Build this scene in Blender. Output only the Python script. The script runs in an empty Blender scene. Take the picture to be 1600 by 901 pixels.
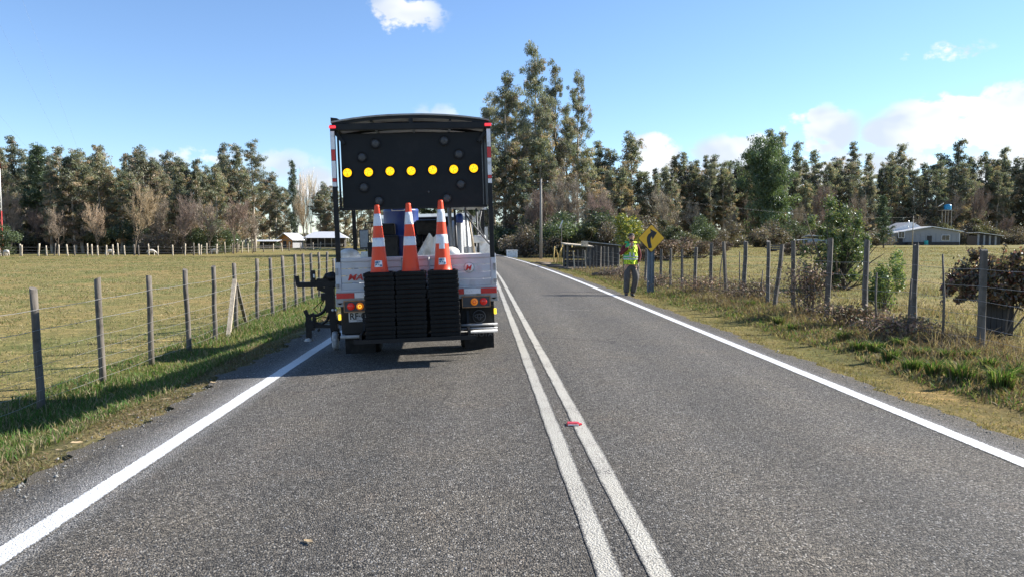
import bpy, bmesh, math, random
import numpy as np
from mathutils import Vector, Matrix, Euler

random.seed(7)
RNG = np.random.default_rng(7)
PI = math.pi
R = math.radians
SC = bpy.context.scene
COL = SC.collection

# ------------------------------------------------------------------ camera
F = 1156.0                       # focal length in photo pixels (1600 wide)
CAM_H = 1.5
PITCH = math.atan((450.5 - 377.0) / F)
YAW = math.atan((800.0 - 752.0) / F)
cd = bpy.data.cameras.new('camera')
cam = bpy.data.objects.new('camera', cd)
COL.objects.link(cam)
cam.location = (0, 0, CAM_H)
cam.rotation_euler = (PI / 2 - PITCH, 0, -YAW)
cd.sensor_width = 36.0
cd.lens = 36.0 * F / 1600.0
cd.clip_start = 0.1
cd.clip_end = 6000
SC.camera = cam
CM = cam.rotation_euler.to_matrix()


def ray(px, py):
    return (CM @ Vector(((px - 800.0) / F, (450.5 - py) / F, -1.0))).normalized()


def at(px, py, Y):
    """point on the pixel's ray at the forward distance Y"""
    d = ray(px, py)
    return Vector((0, 0, CAM_H)) + d * (Y / d.y)


# ------------------------------------------------------------------ sky and sun
SUN_AZ = math.atan2(0.96, 0.28)          # from +Y towards +X
SUN_EL = R(32.5)
world = bpy.data.worlds.new('World')
SC.world = world
world.use_nodes = True
wn, wl = world.node_tree.nodes, world.node_tree.links
wn.clear()


class NB:
    """tiny node-graph helper"""
    def __init__(s, tree):
        s.t, s.n, s.l = tree, tree.nodes, tree.links

    def put(s, sock, v):
        if hasattr(v, 'is_linked') or isinstance(v, bpy.types.NodeSocket):
            s.l.new(v, sock)
        else:
            sock.default_value = v

    def m(s, op, a, b=None, c=None, clamp=False):
        n = s.n.new('ShaderNodeMath'); n.operation = op; n.use_clamp = clamp
        for i, v in enumerate((a, b, c)):
            if v is not None: s.put(n.inputs[i], v)
        return n.outputs[0]

    def mr(s, v, a, b, c=0.0, d=1.0, smooth=False):
        n = s.n.new('ShaderNodeMapRange'); n.clamp = True
        if smooth: n.interpolation_type = 'SMOOTHSTEP'
        s.put(n.inputs[0], v)
        for i, x in enumerate((a, b, c, d)): s.put(n.inputs[i + 1], x)
        return n.outputs[0]

    def mix(s, f, a, b, mode='MIX'):
        n = s.n.new('ShaderNodeMix'); n.data_type = 'RGBA'; n.blend_type = mode
        s.put(n.inputs[0], f)
        for i, v in ((6, a), (7, b)):
            if isinstance(v, (tuple, list)): n.inputs[i].default_value = (v[0], v[1], v[2], 1)
            else: s.l.new(v, n.inputs[i])
        return n.outputs[2]

    def noise(s, vec, scale, detail=4, rough=0.55, dist=0.0):
        n = s.n.new('ShaderNodeTexNoise')
        n.inputs['Scale'].default_value = scale; n.inputs['Detail'].default_value = detail
        n.inputs['Roughness'].default_value = rough; n.inputs['Distortion'].default_value = dist
        if vec is not None: s.l.new(vec, n.inputs['Vector'])
        return n.outputs['Fac']

    def vor(s, vec, scale, feature='F1', out='Distance'):
        n = s.n.new('ShaderNodeTexVoronoi'); n.feature = feature
        n.inputs['Scale'].default_value = scale
        if vec is not None: s.l.new(vec, n.inputs['Vector'])
        return n.outputs[out]

    def comb(s, x, y, z):
        n = s.n.new('ShaderNodeCombineXYZ')
        for i, v in enumerate((x, y, z)): s.put(n.inputs[i], v)
        return n.outputs[0]


wb = NB(world.node_tree)
sky = wn.new('ShaderNodeTexSky')
sky.sky_type = 'NISHITA'; sky.sun_disc = False
sky.sun_elevation = SUN_EL; sky.sun_rotation = SUN_AZ
sky.altitude = 100; sky.air_density = 1.0; sky.dust_density = 0.0; sky.ozone_density = 3.5
tc = wn.new('ShaderNodeTexCoord')
sx = wn.new('ShaderNodeSeparateXYZ'); wl.new(tc.outputs['Generated'], sx.inputs[0])
AZ = wb.m('ARCTAN2', sx.outputs[0], sx.outputs[1])
EL = wb.m('ARCSINE', sx.outputs[2])
cv = wb.comb(AZ, wb.m('MULTIPLY', EL, 1.5), 0.31)
n1 = wb.noise(cv, 11.0, 6, 0.6, 0.25)
n2 = wb.noise(cv, 34.0, 4, 0.55, 0.1)
nn = wb.m('ADD', wb.m('MULTIPLY', wb.m('SUBTRACT', n1, 0.5), 2.4), wb.m('MULTIPLY', wb.m('SUBTRACT', n2, 0.5), 1.3))


def azel(px, py):
    d = ray(px, py)
    return math.atan2(d.x, d.y), math.asin(d.z)


# cumulus puffs: photo pixel, half-width, half-height (pixels), strength
PUFF = [(628, 24, 64, 32, .42), (1465, 85, 62, 15, .36), (1545, 190, 120, 50, .72), (1440, 200, 60, 40, .62), (1650, 186, 110, 58, .75),
        (1390, 207, 40, 24, .6), (1275, 208, 62, 40, .6), (1160, 236, 76, 26, .55), (1022, 242, 44, 36, .75),
        (1230, 272, 240, 34, .45), (1480, 272, 220, 36, .5), (490, 288, 36, 28, .5), (325, 246, 80, 18, .15), (440, 258, 50, 20, .2),
        (1830, 210, 140, 52, .7), (-240, 250, 150, 40, .5), (690, 182, 40, 14, .12)]
# the same fair-weather cumulus goes on all round the horizon outside the picture
_r = random.Random(3)
for k in range(9):
    a = R(48) + (k + _r.random() * .6) * R(262) / 9
    PUFF.append(('w', a, R(_r.uniform(4.5, 8)), R(_r.uniform(4, 9)), R(_r.uniform(1.8, 3.2)), .8))
field = None
for p in PUFF:
    if p[0] == 'w':
        _, a, e, rx, ry, st = p
        if a > PI: a -= 2 * PI
    else:
        a, e = azel(p[0], p[1]); rx, ry, st = p[2] / F, p[3] / F, p[4]
    dx = wb.m('DIVIDE', wb.m('SUBTRACT', AZ, a), rx)
    dy = wb.m('DIVIDE', wb.m('SUBTRACT', EL, e), ry)
    r2 = wb.m('ADD', wb.m('MULTIPLY', dx, dx), wb.m('MULTIPLY', dy, dy))
    b = wb.m('MULTIPLY', wb.m('SUBTRACT', 1.0, r2), st)
    field = b if field is None else wb.m('MAXIMUM', field, b)
dens = wb.m('ADD', wb.m('MAXIMUM', field, -1.5), nn)
cloud = wb.m('MULTIPLY', wb.mr(dens, 0.05, 0.34, smooth=True), wb.mr(field, -0.25, 0.35, smooth=True))
cloud = wb.m('MULTIPLY', cloud, 0.93)
# denser cores are greyer, thin rims bright
core = wb.mr(wb.noise(wb.comb(wb.m('ADD', AZ, 0.012), wb.m('MULTIPLY', wb.m('ADD', EL, 0.012), 1.5), 0.31), 11.0, 3, 0.55, 0.25), 0.42, 0.66)
ccol = wb.mix(core, (6.3, 6.35, 6.4), (4.0, 4.4, 5.0))
skycol = wb.mix(cloud, wb.mix(1.0, sky.outputs[0], (0.95, 1.0, 1.10), 'MULTIPLY'), ccol)
bg = wn.new('ShaderNodeBackground'); bg.inputs['Strength'].default_value = 0.08
wl.new(skycol, bg.inputs['Color'])
world.cycles.sampling_method = 'MANUAL'; world.cycles.sample_map_resolution = 256
wo = wn.new('ShaderNodeOutputWorld'); wl.new(bg.outputs[0], wo.inputs['Surface'])

sd = bpy.data.lights.new('sun', 'SUN')
sd.energy = 5.0; sd.angle = R(0.5); sd.color = (1.0, 0.945, 0.86)
sun = bpy.data.objects.new('sun', sd); COL.objects.link(sun)
to_sun = Vector((math.sin(SUN_AZ) * math.cos(SUN_EL), math.cos(SUN_AZ) * math.cos(SUN_EL), math.sin(SUN_EL)))
sun.rotation_euler = to_sun.to_track_quat('Z', 'Y').to_euler()
sun.location = to_sun * 50 + Vector((0, 20, 0))

SC.view_settings.view_transform = 'Standard'
SC.view_settings.look = 'None'
SC.view_settings.exposure = 1.25
SC.view_settings.gamma = 1.0
SC.view_settings.use_curve_mapping = False
SC.cycles.max_bounces = 6
SC.cycles.transparent_max_bounces = 8
SC.cycles.use_denoising = True
SC.cycles.denoiser = 'OPENIMAGEDENOISE'
SC.cycles.denoising_input_passes = 'RGB_ALBEDO_NORMAL'
SC.cycles.denoising_prefilter = 'ACCURATE'


# ------------------------------------------------------------------ object helpers
def tag(o, label=None, cat=None, group=None, kind=None):
    if label: o['label'] = label
    if cat: o['category'] = cat
    if group: o['group'] = group
    if kind: o['kind'] = kind
    return o


def thing(name, label, cat, loc=(0, 0, 0), rz=0.0, group=None, scale=None):
    o = bpy.data.objects.new(name, None); COL.objects.link(o)
    o.empty_display_size = 0.2
    o.location = loc; o.rotation_euler = (0, 0, rz)
    if scale is not None: o.scale = scale if hasattr(scale, '__len__') else (scale,) * 3
    return tag(o, label, cat, group)


def link(name, me, mat=None, parent=None):
    o = bpy.data.objects.new(name, me); COL.objects.link(o)
    if mat is not None:
        me.materials.clear(); me.materials.append(mat)
    if parent is not None: o.parent = parent
    return o


def copy_tree(o, parent=None):
    c = o.copy(); COL.objects.link(c); c.parent = parent
    for ch in list(o.children): copy_tree(ch, c)
    return c


def np_mesh(name, verts, faces, tint=None, smooth=False):
    """verts (N,3); faces (M,k)"""
    me = bpy.data.meshes.new(name)
    verts = np.ascontiguousarray(verts, dtype=np.float32)
    faces = np.ascontiguousarray(faces, dtype=np.int32)
    M, k = faces.shape
    me.vertices.add(len(verts)); me.vertices.foreach_set('co', verts.ravel())
    me.loops.add(M * k); me.loops.foreach_set('vertex_index', faces.ravel())
    me.polygons.add(M); me.polygons.foreach_set('loop_start', np.arange(0, M * k, k, dtype=np.int32))
    if smooth: me.polygons.foreach_set('use_smooth', np.ones(M, dtype=bool))
    if tint is not None:
        a = me.attributes.new('tint', 'FLOAT_COLOR', 'POINT')
        t = np.ones((len(verts), 4), dtype=np.float32); t[:, :3] = tint
        a.data.foreach_set('color', t.ravel())
    me.update(calc_edges=True)
    return me


class MB:
    """collects shapes, builds ONE mesh object"""
    def __init__(s):
        s.v, s.f, s.sm = [], [], []

    def add(s, vs, fs, smooth=False):
        b = len(s.v)
        s.v += [tuple(p) for p in vs]
        s.f += [tuple(i + b for i in f) for f in fs]
        s.sm += [smooth] * len(fs)
        return s

    def box(s, c, d, rot=None, bev=0.0):
        hx, hy, hz = d[0] / 2, d[1] / 2, d[2] / 2
        if bev <= 0:
            vs = [Vector((x * hx, y * hy, z * hz)) for z in (-1, 1) for y in (-1, 1) for x in (-1, 1)]
            fs = [(0, 2, 3, 1), (4, 5, 7, 6), (0, 1, 5, 4), (2, 6, 7, 3), (0, 4, 6, 2), (1, 3, 7, 5)]
        else:
            bm = bmesh.new(); bmesh.ops.create_cube(bm, size=1)
            for v in bm.verts: v.co = Vector((v.co.x * d[0], v.co.y * d[1], v.co.z * d[2]))
            bmesh.ops.bevel(bm, geom=list(bm.edges), offset=min(bev, .45 * min(d)), segments=2, affect='EDGES', profile=0.6)
            bm.verts.index_update()
            vs = [v.co.copy() for v in bm.verts]; fs = [[v.index for v in f.verts] for f in bm.faces]
            bm.free()
        if rot is not None:
            m = Euler(rot).to_matrix() if not isinstance(rot, Matrix) else rot
            vs = [m @ v for v in vs]
        c = Vector(c)
        return s.add([v + c for v in vs], fs)

    def tube(s, pts, rad, n=8, caps=True, smooth=True):
        pts = [Vector(p) for p in pts]
        if not hasattr(rad, '__len__'): rad = [rad] * len(pts)
        vs, fs = [], []
        up = None
        for i, p in enumerate(pts):
            a = pts[max(i - 1, 0)]; b = pts[min(i + 1, len(pts) - 1)]
            t = (b - a)
            t = t.normalized() if t.length > 1e-9 else Vector((0, 0, 1))
            if up is None:
                up = Vector((0, 0, 1)) if abs(t.z) < .9 else Vector((1, 0, 0))
            u = t.cross(up)
            if u.length < 1e-6: u = t.orthogonal()
            u.normalize(); w = u.cross(t).normalized(); up = w
            for k in range(n):
                q = 2 * PI * k / n
                vs.append(p + (u * math.cos(q) + w * math.sin(q)) * rad[i])
        for i in range(len(pts) - 1):
            for k in range(n):
                k2 = (k + 1) % n
                fs.append((i * n + k, i * n + k2, (i + 1) * n + k2, (i + 1) * n + k))
        s.add(vs, fs, smooth)
        if caps:
            b = len(s.v) - len(vs)
            s.f.append(tuple(b + k for k in reversed(range(n)))); s.sm.append(False)
            b2 = b + (len(pts) - 1) * n
            s.f.append(tuple(b2 + k for k in range(n))); s.sm.append(False)
        return s

    def bar(s, a, b, w, h=None):
        """rectangular bar between two points"""
        h = h or w
        a, b = Vector(a), Vector(b); d = b - a
        q = d.to_track_quat('Z', 'Y').to_matrix()
        return s.box((a + b) / 2, (w, h, d.length), q)

    def lathe(s, prof, n=24, c=(0, 0, 0), axis='z', caps=False, smooth=True):
        vs, fs = [], []
        for (r, z) in prof:
            for k in range(n):
                q = 2 * PI * k / n
                p = Vector((r * math.cos(q), r * math.sin(q), z))
                if axis == 'y': p = Vector((p.x, p.z, p.y))
                if axis == 'x': p = Vector((p.z, p.x, p.y))
                vs.append(p + Vector(c))
        for i in range(len(prof) - 1):
            for k in range(n):
                k2 = (k + 1) % n
                f = (i * n + k, i * n + k2, (i + 1) * n + k2, (i + 1) * n + k)
                fs.append(f if axis == 'z' else f)
        s.add(vs, fs, smooth)
        if caps:
            b = len(s.v) - len(vs)
            s.f.append(tuple(b + k for k in reversed(range(n)))); s.sm.append(False)
            b2 = b + (len(prof) - 1) * n
            s.f.append(tuple(b2 + k for k in range(n))); s.sm.append(False)
        return s

    def prism(s, pts2, y0, y1):
        """outline in local x,z extruded along y"""
        n = len(pts2)
        vs = [(x, y0, z) for x, z in pts2] + [(x, y1, z) for x, z in pts2]
        fs = [tuple(range(n)), tuple(reversed(range(n, 2 * n)))]
        for i in range(n):
            j = (i + 1) % n
            fs.append((i, i + n, j + n, j))
        return s.add(vs, fs)

    def sphere(s, c, r, n=12, m=8):
        if not hasattr(r, '__len__'): r = (r, r, r)
        vs = []; fs = []
        for i in range(m + 1):
            a = PI * i / m
            rr = max(math.sin(a), 1e-3)
            for k in range(n):
                q = 2 * PI * k / n
                vs.append((c[0] + r[0] * rr * math.cos(q), c[1] + r[1] * rr * math.sin(q), c[2] + r[2] * math.cos(a)))
        for i in range(m):
            for k in range(n):
                k2 = (k + 1) % n
                fs.append((i * n + k, (i + 1) * n + k, (i + 1) * n + k2, i * n + k2))
        return s.add(vs, fs, True)

    def mesh(s, name='mesh'):
        me = bpy.data.meshes.new(name)
        me.from_pydata(s.v, [], s.f)
        me.polygons.foreach_set('use_smooth', s.sm)
        me.update()
        bm = bmesh.new(); bm.from_mesh(me); bmesh.ops.recalc_face_normals(bm, faces=bm.faces); bm.to_mesh(me); bm.free()
        return me

    def build(s, name, mat, parent=None):
        return link(name, s.mesh(name), mat, parent)


# ------------------------------------------------------------------ materials
def new_mat(name):
    m = bpy.data.materials.new(name); m.use_nodes = True
    b = NB(m.node_tree); b.n.clear()
    out = b.n.new('ShaderNodeOutputMaterial')
    return m, b, out


def pmat(name, c1, c2=None, scale=8.0, rough=0.6, metal=0.0, bump=0.0, bscale=None, rough2=None, stretch=None, dirt=None, dscale=3.0, spec=0.5, coat=0.0, emit=None, estr=0.0):
    """painted / wooden / metal surface: two tones mixed by noise, optional dirt patches and bump"""
    m, b, out = new_mat(name)
    p = b.n.new('ShaderNodeBsdfPrincipled')
    tcn = b.n.new('ShaderNodeTexCoord')
    vec = tcn.outputs['Object']
    if stretch:
        mp = b.n.new('ShaderNodeMapping'); mp.inputs['Scale'].default_value = stretch
        b.l.new(vec, mp.inputs[0]); vec = mp.outputs[0]
    c2 = c2 or tuple(min(1, x * 1.25 + .004) for x in c1)
    f = b.noise(vec, scale, 5, 0.6)
    col = b.mix(b.mr(f, .32, .68), c1, c2)
    if dirt:
        g = b.noise(tcn.outputs['Object'], dscale, 6, 0.65)
        col = b.mix(b.mr(g, .5, .68), col, dirt)
    b.l.new(col, p.inputs['Base Color'])
    if rough2 is not None: b.l.new(b.mr(f, .3, .7, rough, rough2), p.inputs['Roughness'])
    else: p.inputs['Roughness'].default_value = rough
    p.inputs['Metallic'].default_value = metal
    p.inputs['Specular IOR Level'].default_value = spec
    p.inputs['Coat Weight'].default_value = coat
    if emit:
        p.inputs['Emission Color'].default_value = (*emit, 1); p.inputs['Emission Strength'].default_value = estr
    if bump > 0:
        bn = b.n.new('ShaderNodeBump'); bn.inputs['Strength'].default_value = bump; bn.inputs['Distance'].default_value = 0.02
        b.l.new(b.noise(vec, bscale or scale * 3, 5, 0.6), bn.inputs['Height'])
        b.l.new(bn.outputs[0], p.inputs['Normal'])
    b.l.new(p.outputs[0], out.inputs[0])
    return m


def leafmat(name, col, trans=0.35, gloss=0.08, grough=0.45, var=0.5):
    """leaf / blade: tint attribute times colour, diffuse plus light let through"""
    m, b, out = new_mat(name)
    at_ = b.n.new('ShaderNodeAttribute'); at_.attribute_name = 'tint'
    oi = b.n.new('ShaderNodeObjectInfo')
    c = b.mix(1.0, at_.outputs['Color'], col, 'MULTIPLY')
    hsv = b.n.new('ShaderNodeHueSaturation')
    b.l.new(c, hsv.inputs['Color'])
    b.l.new(b.mr(oi.outputs['Random'], 0, 1, 1 - var * .5, 1 + var * .5), hsv.inputs['Value'])
    b.l.new(b.mr(b.m('FRACT', b.m('MULTIPLY', oi.outputs['Random'], 7.31)), 0, 1, .5 - .03 * var, .5 + .03 * var), hsv.inputs['Hue'])
    b.l.new(b.mr(b.m('FRACT', b.m('MULTIPLY', oi.outputs['Random'], 3.7)), 0, 1, 1 - .35 * var, 1 + .25 * var), hsv.inputs['Saturation'])
    c = hsv.outputs[0]
    d = b.n.new('ShaderNodeBsdfDiffuse'); b.l.new(c, d.inputs[0])
    t = b.n.new('ShaderNodeBsdfTranslucent'); b.l.new(b.mix(1.0, c, (1.1, 1.15, .75), 'MULTIPLY'), t.inputs[0])
    mx = b.n.new('ShaderNodeMixShader'); mx.inputs[0].default_value = trans
    b.l.new(d.outputs[0], mx.inputs[1]); b.l.new(t.outputs[0], mx.inputs[2])
    sh = mx.outputs[0]
    if gloss > 0:
        g = b.n.new('ShaderNodeBsdfGlossy'); g.inputs['Roughness'].default_value = grough
        g.inputs['Color'].default_value = (.8, .85, .9, 1)
        m2 = b.n.new('ShaderNodeMixShader'); m2.inputs[0].default_value = gloss
        b.l.new(sh, m2.inputs[1]); b.l.new(g.outputs[0], m2.inputs[2]); sh = m2.outputs[0]
    b.l.new(sh, out.inputs[0])
    return m


# ------------------------------------------------------------------ lie of the land
def sst(t):
    t = np.clip(t, 0, 1)
    return t * t * (3 - 2 * t)


def off(y):
    """sideways drift of the road: straight, then bending gently left, then harder"""
    y = np.asarray(y, dtype=float)
    a = np.where(y > 25, -(np.minimum(y, 95) - 25) ** 2 / 1800.0, 0.0)
    yy = np.clip(y - 95, 0, 80)
    return a - np.where(y > 95, 0.0778 * yy + yy ** 2 / 200.0, 0.0)


SL, SR = -3.02, 4.30            # paved edges
S_MID = 0.69


def road_z(s):
    return -0.024 * np.abs(np.asarray(s, dtype=float) - S_MID)


def wob(x, y):
    return (np.sin(x * .9 + y * .37) * np.sin(y * .71 - x * .23) * .5 + np.sin(x * 2.3 - y * 1.1 + 1.0) * .25 * np.sin(y * 1.9 + .4)
            + np.sin(x * .21 + 2) * np.sin(y * .17 + 1) * .8)


def gz(x, y):
    x = np.asarray(x, dtype=float); y = np.asarray(y, dtype=float)
    s = x - off(y)
    zl = -0.60 + 0.15 * sst((y - 10) / 14.0) + .05 * sst((y - 40) / 60)
    tl = sst((SL - s) / 2.1)
    left = -0.12 * (1 - tl) + zl * tl + .035 * wob(x, y) * sst((SL - s) / 1.0)
    zr = -0.04 - 0.22 * sst((y - 18) / 12.0)
    fr = 0.62 * sst((y - 30) / 130.0)
    k = sst((s - 8) / 14.0)
    tr = sst((s - SR) / 2.2)
    right = -0.12 * (1 - tr) + (zr * (1 - k) + (zr * (1 - sst((y - 20) / 60)) + fr) * k) * tr - .05 * sst((s - SR) / .7) * (1 - sst((s - SR - .9) / 1.0)) + .03 * wob(x, y) * sst((s - SR) / 1.0)
    mid = road_z(s) - 0.035
    out = np.where(s < SL, left, np.where(s > SR, right, mid))
    return out


def gzf(x, y):
    return float(gz(x, y))


def on_ground(px, py, it=12):
    """where the pixel's ray meets the ground"""
    d = ray(px, py); z = 0.0
    for _ in range(it):
        t = (z - CAM_H) / d.z
        p = Vector((0, 0, CAM_H)) + d * t
        z = .5 * z + .5 * gzf(p.x, p.y)
    t = (z - CAM_H) / d.z
    p = Vector((0, 0, CAM_H)) + d * t
    p.z = gzf(p.x, p.y)
    return p


def spot(px, Y):
    """ground point on the pixel column at distance Y"""
    p = at(px, 400, Y)
    return Vector((p.x, p.y, gzf(p.x, p.y)))


def height_to(p, py):
    """how tall a thing standing at p is when its top shows at pixel row py"""
    d = (p - Vector((0, 0, CAM_H)))
    # forward depth along the camera axis
    f = -(CM.transposed() @ d).z
    base = 450.5 - F * ((CM.transposed() @ d).y / f)
    return (base - py) / F * f

# ------------------------------------------------------------------ ground sheet
def axis(*segs):
    out = []
    for a, b, st in segs:
        n = max(1, int(round((b - a) / st)))
        out += list(np.linspace(a, b, n, endpoint=False))
    return np.array(out + [segs[-1][1]])


gs = axis((-1500, -300, 200), (-300, -80, 20), (-80, -20, 4), (-20, -7, 1), (-7, -2.6, .2), (-2.6, 3.9, 1.3), (3.9, 9, .2), (9, 25, 1), (25, 100, 5), (100, 300, 20), (300, 1500, 200))
gy = axis((-25, 0, 5), (0, 4, 1), (4, 26, .35), (26, 60, 1.2), (60, 140, 4), (140, 300, 12), (300, 3000, 150))
S_, Y_ = np.meshgrid(gs, gy)
fall = 1 - sst((np.abs(S_) - 60) / 100)
X_ = S_ + off(Y_) * fall
Z_ = gz(X_, Y_)
nx, ny = len(gs), len(gy)
idx = np.arange(nx * ny).reshape(ny, nx)
quads = np.stack([idx[:-1, :-1], idx[:-1, 1:], idx[1:, 1:], idx[1:, :-1]], -1).reshape(-1, 4)


def mixc(a, b, t):
    a, b = np.array(a), np.array(b)
    return a + (b - a) * np.asarray(t)[..., None]


sv = X_ - off(Y_)
gc = np.zeros(S_.shape + (3,))
FIELD_L = (.205, .168, .096); VERGE = (.115, .112, .040); THATCH = (.145, .120, .078); MOSS = (.150, .122, .060); FIELD_R = (.190, .162, .088); BROWN = (.170, .125, .078)
left = mixc(THATCH, VERGE, sst((SL - .25 - sv) / .5)); left = left + (np.array(FIELD_L) - left) * sst((-5.3 - sv) / 1.2)[..., None]
right = mixc(MOSS, BROWN, sst((sv - SR - .8) / .5)); right = right + (np.array(FIELD_R) - right) * sst((sv - 7.4) / 1.6)[..., None]
gc = np.where((sv < .7)[..., None], left, right)
gme = np_mesh('ground', np.stack([X_, Y_, Z_], -1).reshape(-1, 3), quads, gc.reshape(-1, 3), smooth=True)

m, b, out = new_mat('pasture_soil')
a_ = b.n.new('ShaderNodeAttribute'); a_.attribute_name = 'tint'
tcn = b.n.new('ShaderNodeTexCoord'); vec = tcn.outputs['Object']
f1 = b.noise(vec, .22, 6, .6); f2 = b.noise(vec, 2.6, 6, .65); f3 = b.noise(vec, 22.0, 4, .6)
mpg = b.n.new('ShaderNodeMapping'); mpg.inputs['Scale'].default_value = (.35, 2.6, 1); b.l.new(vec, mpg.inputs[0])
f4 = b.noise(mpg.outputs[0], 3.0, 6, .7, .4)
c = b.mix(b.mr(f1, .35, .65), b.mix(1.0, a_.outputs['Color'], (1.18, 1.08, .95), 'MULTIPLY'), b.mix(1.0, a_.outputs['Color'], (.68, .88, .66), 'MULTIPLY'))
c = b.mix(b.mr(f2, .35, .68), b.mix(1.0, c, (.62, .68, .55), 'MULTIPLY'), b.mix(1.0, c, (1.22, 1.15, 1.05), 'MULTIPLY'))
c = b.mix(b.mr(f4, .50, .62), c, b.mix(1.0, c, (1.6, 1.45, 1.5), 'MULTIPLY'))
c = b.mix(b.mr(f3, .3, .7), b.mix(1.0, c, (.6, .6, .55), 'MULTIPLY'), b.mix(1.0, c, (1.3, 1.3, 1.2), 'MULTIPLY'))
p = b.n.new('ShaderNodeBsdfPrincipled'); b.l.new(c, p.inputs['Base Color']); p.inputs['Roughness'].default_value = .95
p.inputs['Specular IOR Level'].default_value = .1
bn = b.n.new('ShaderNodeBump'); bn.inputs['Strength'].default_value = .9; bn.inputs['Distance'].default_value = .06
b.l.new(b.m('ADD', b.m('MULTIPLY', f3, .4), f2), bn.inputs['Height']); b.l.new(bn.outputs[0], p.inputs['Normal'])
b.l.new(p.outputs[0], out.inputs[0])
M_GROUND = m
ground = link('ground', gme, M_GROUND); tag(ground, 'olive pasture and roadside verge ground on both sides of the road', 'ground', kind='structure')


# ------------------------------------------------------------------ road
def jag(y, seed, amp):
    return amp * (np.sin(y * 1.7 + seed) * .4 + np.sin(y * 4.3 + seed * 2.1) * .3 + np.sin(y * 11.7 + seed * 3.7) * .3 + np.sin(y * 29.0 + seed * 5.3) * .2)


def strip(name, s_list, ys, dz, mat, jagL=0.0, jagR=0.0, seed=1.0, parent=None):
    ys = np.asarray(ys)
    cols = []
    for i, s in enumerate(s_list):
        ss = np.full(len(ys), float(s))
        if i == 0 and jagL: ss = ss + jag(ys, seed, jagL)
        if i == len(s_list) - 1 and jagR: ss = ss + jag(ys, seed + 9, jagR)
        cols.append(np.stack([ss + off(ys), ys, road_z(ss) + dz], -1))
    V = np.stack(cols, 1)
    n, k = V.shape[:2]
    ix = np.arange(n * k).reshape(n, k)
    q = np.stack([ix[:-1, :-1], ix[:-1, 1:], ix[1:, 1:], ix[1:, :-1]], -1).reshape(-1, 4)
    me = np_mesh(name, V.reshape(-1, 3), q)
    uv = me.uv_layers.new(name='UVMap')
    sval = np.tile(np.asarray(s_list, dtype=np.float32), n)
    yval = np.repeat(ys.astype(np.float32), k)
    li = q.ravel()
    uv.data.foreach_set('uv', np.stack([sval[li], yval[li]], -1).ravel())
    return link(name, me, mat, parent)


ry = axis((-20, 3, 1), (3, 25, .12), (25, 60, .6), (60, 175, 2.0))
m, b, out = new_mat('asphalt')
uvn = b.n.new('ShaderNodeUVMap'); uv = uvn.outputs[0]
sx = b.n.new('ShaderNodeSeparateXYZ'); b.l.new(uv, sx.inputs[0])
tcn = b.n.new('ShaderNodeTexCoord'); vec = tcn.outputs['Object']
chip = b.vor(vec, 96.0, 'F1', 'Color'); sc_ = b.n.new('ShaderNodeSeparateColor'); b.l.new(chip, sc_.inputs[0])
cd_ = b.vor(vec, 96.0)
fine = b.noise(vec, 60.0, 5, .7); mid = b.noise(vec, 9.0, 5, .6); big = b.noise(vec, .9, 5, .6)
col = b.mix(b.mr(sc_.outputs[0], 0, 1), (.016, .015, .0135), (.170, .155, .133))
col = b.mix(b.mr(fine, .35, .68), b.mix(1.0, col, (.42, .42, .43), 'MULTIPLY'), b.mix(1.0, col, (1.5, 1.49, 1.46), 'MULTIPLY'))
# pale chips of stone
col = b.mix(b.m('MULTIPLY', b.mr(sc_.outputs[1], .91, .95), .8), col, (.30, .29, .27))
col = b.mix(b.m('MULTIPLY', b.mr(mid, .35, .7), .35), col, b.mix(1.0, col, (.7, .7, .72), 'MULTIPLY'))
# wheel tracks polished paler, oily middle darker, brown dust towards the middle of the lane
trk = None
for t0 in (-1.72, -.15, 1.55, 3.1):
    w_ = b.m('SUBTRACT', 1.0, b.m('MINIMUM', b.m('DIVIDE', b.m('ABSOLUTE', b.m('SUBTRACT', sx.outputs[0], t0)), .55), 1.0))
    trk = w_ if trk is None else b.m('MAXIMUM', trk, w_)
mps = b.n.new('ShaderNodeMapping'); mps.inputs['Scale'].default_value = (2.2, .12, 1); b.l.new(uv, mps.inputs[0])
streak = b.noise(mps.outputs[0], 2.0, 5, .6)
col = b.mix(b.m('MULTIPLY', trk, b.mr(streak, .3, .7, .3, 1.0)), col, b.mix(1.0, col, (1.38, 1.36, 1.33), 'MULTIPLY'))
col = b.mix(b.m('MULTIPLY', b.mr(streak, .48, .72), .55), col, b.mix(1.0, col, (.72, .72, .73), 'MULTIPLY'))
col = b.mix(b.m('MULTIPLY', b.mr(big, .42, .68), .5), col, b.mix(1.0, col, (1.22, 1.14, 1.0), 'MULTIPLY'))
# patchy old repairs and thin crack lines
cr = b.n.new('ShaderNodeTexVoronoi'); cr.feature = 'DISTANCE_TO_EDGE'; cr.inputs['Scale'].default_value = .33
dv = b.n.new('ShaderNodeVectorMath'); dv.operation = 'ADD'; nz = b.n.new('ShaderNodeTexNoise'); nz.inputs['Scale'].default_value = 1.6; nz.inputs['Detail'].default_value = 5
b.l.new(vec, nz.inputs['Vector']); sc3 = b.n.new('ShaderNodeVectorMath'); sc3.operation = 'SCALE'; sc3.inputs['Scale'].default_value = 1.1
b.l.new(nz.outputs['Color'], sc3.inputs[0]); b.l.new(vec, dv.inputs[0]); b.l.new(sc3.outputs[0], dv.inputs[1]); b.l.new(dv.outputs[0], cr.inputs['Vector'])
ck = b.m('MULTIPLY', b.mr(cr.outputs['Distance'], .0, .012, 1.0, 0.0), b.mr(b.noise(vec, .5, 3, .5), .5, .6))
col = b.mix(b.m('MULTIPLY', ck, .55), col, (.022, .021, .02))
blot = b.noise(vec, 2.3, 5, .65)
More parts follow.
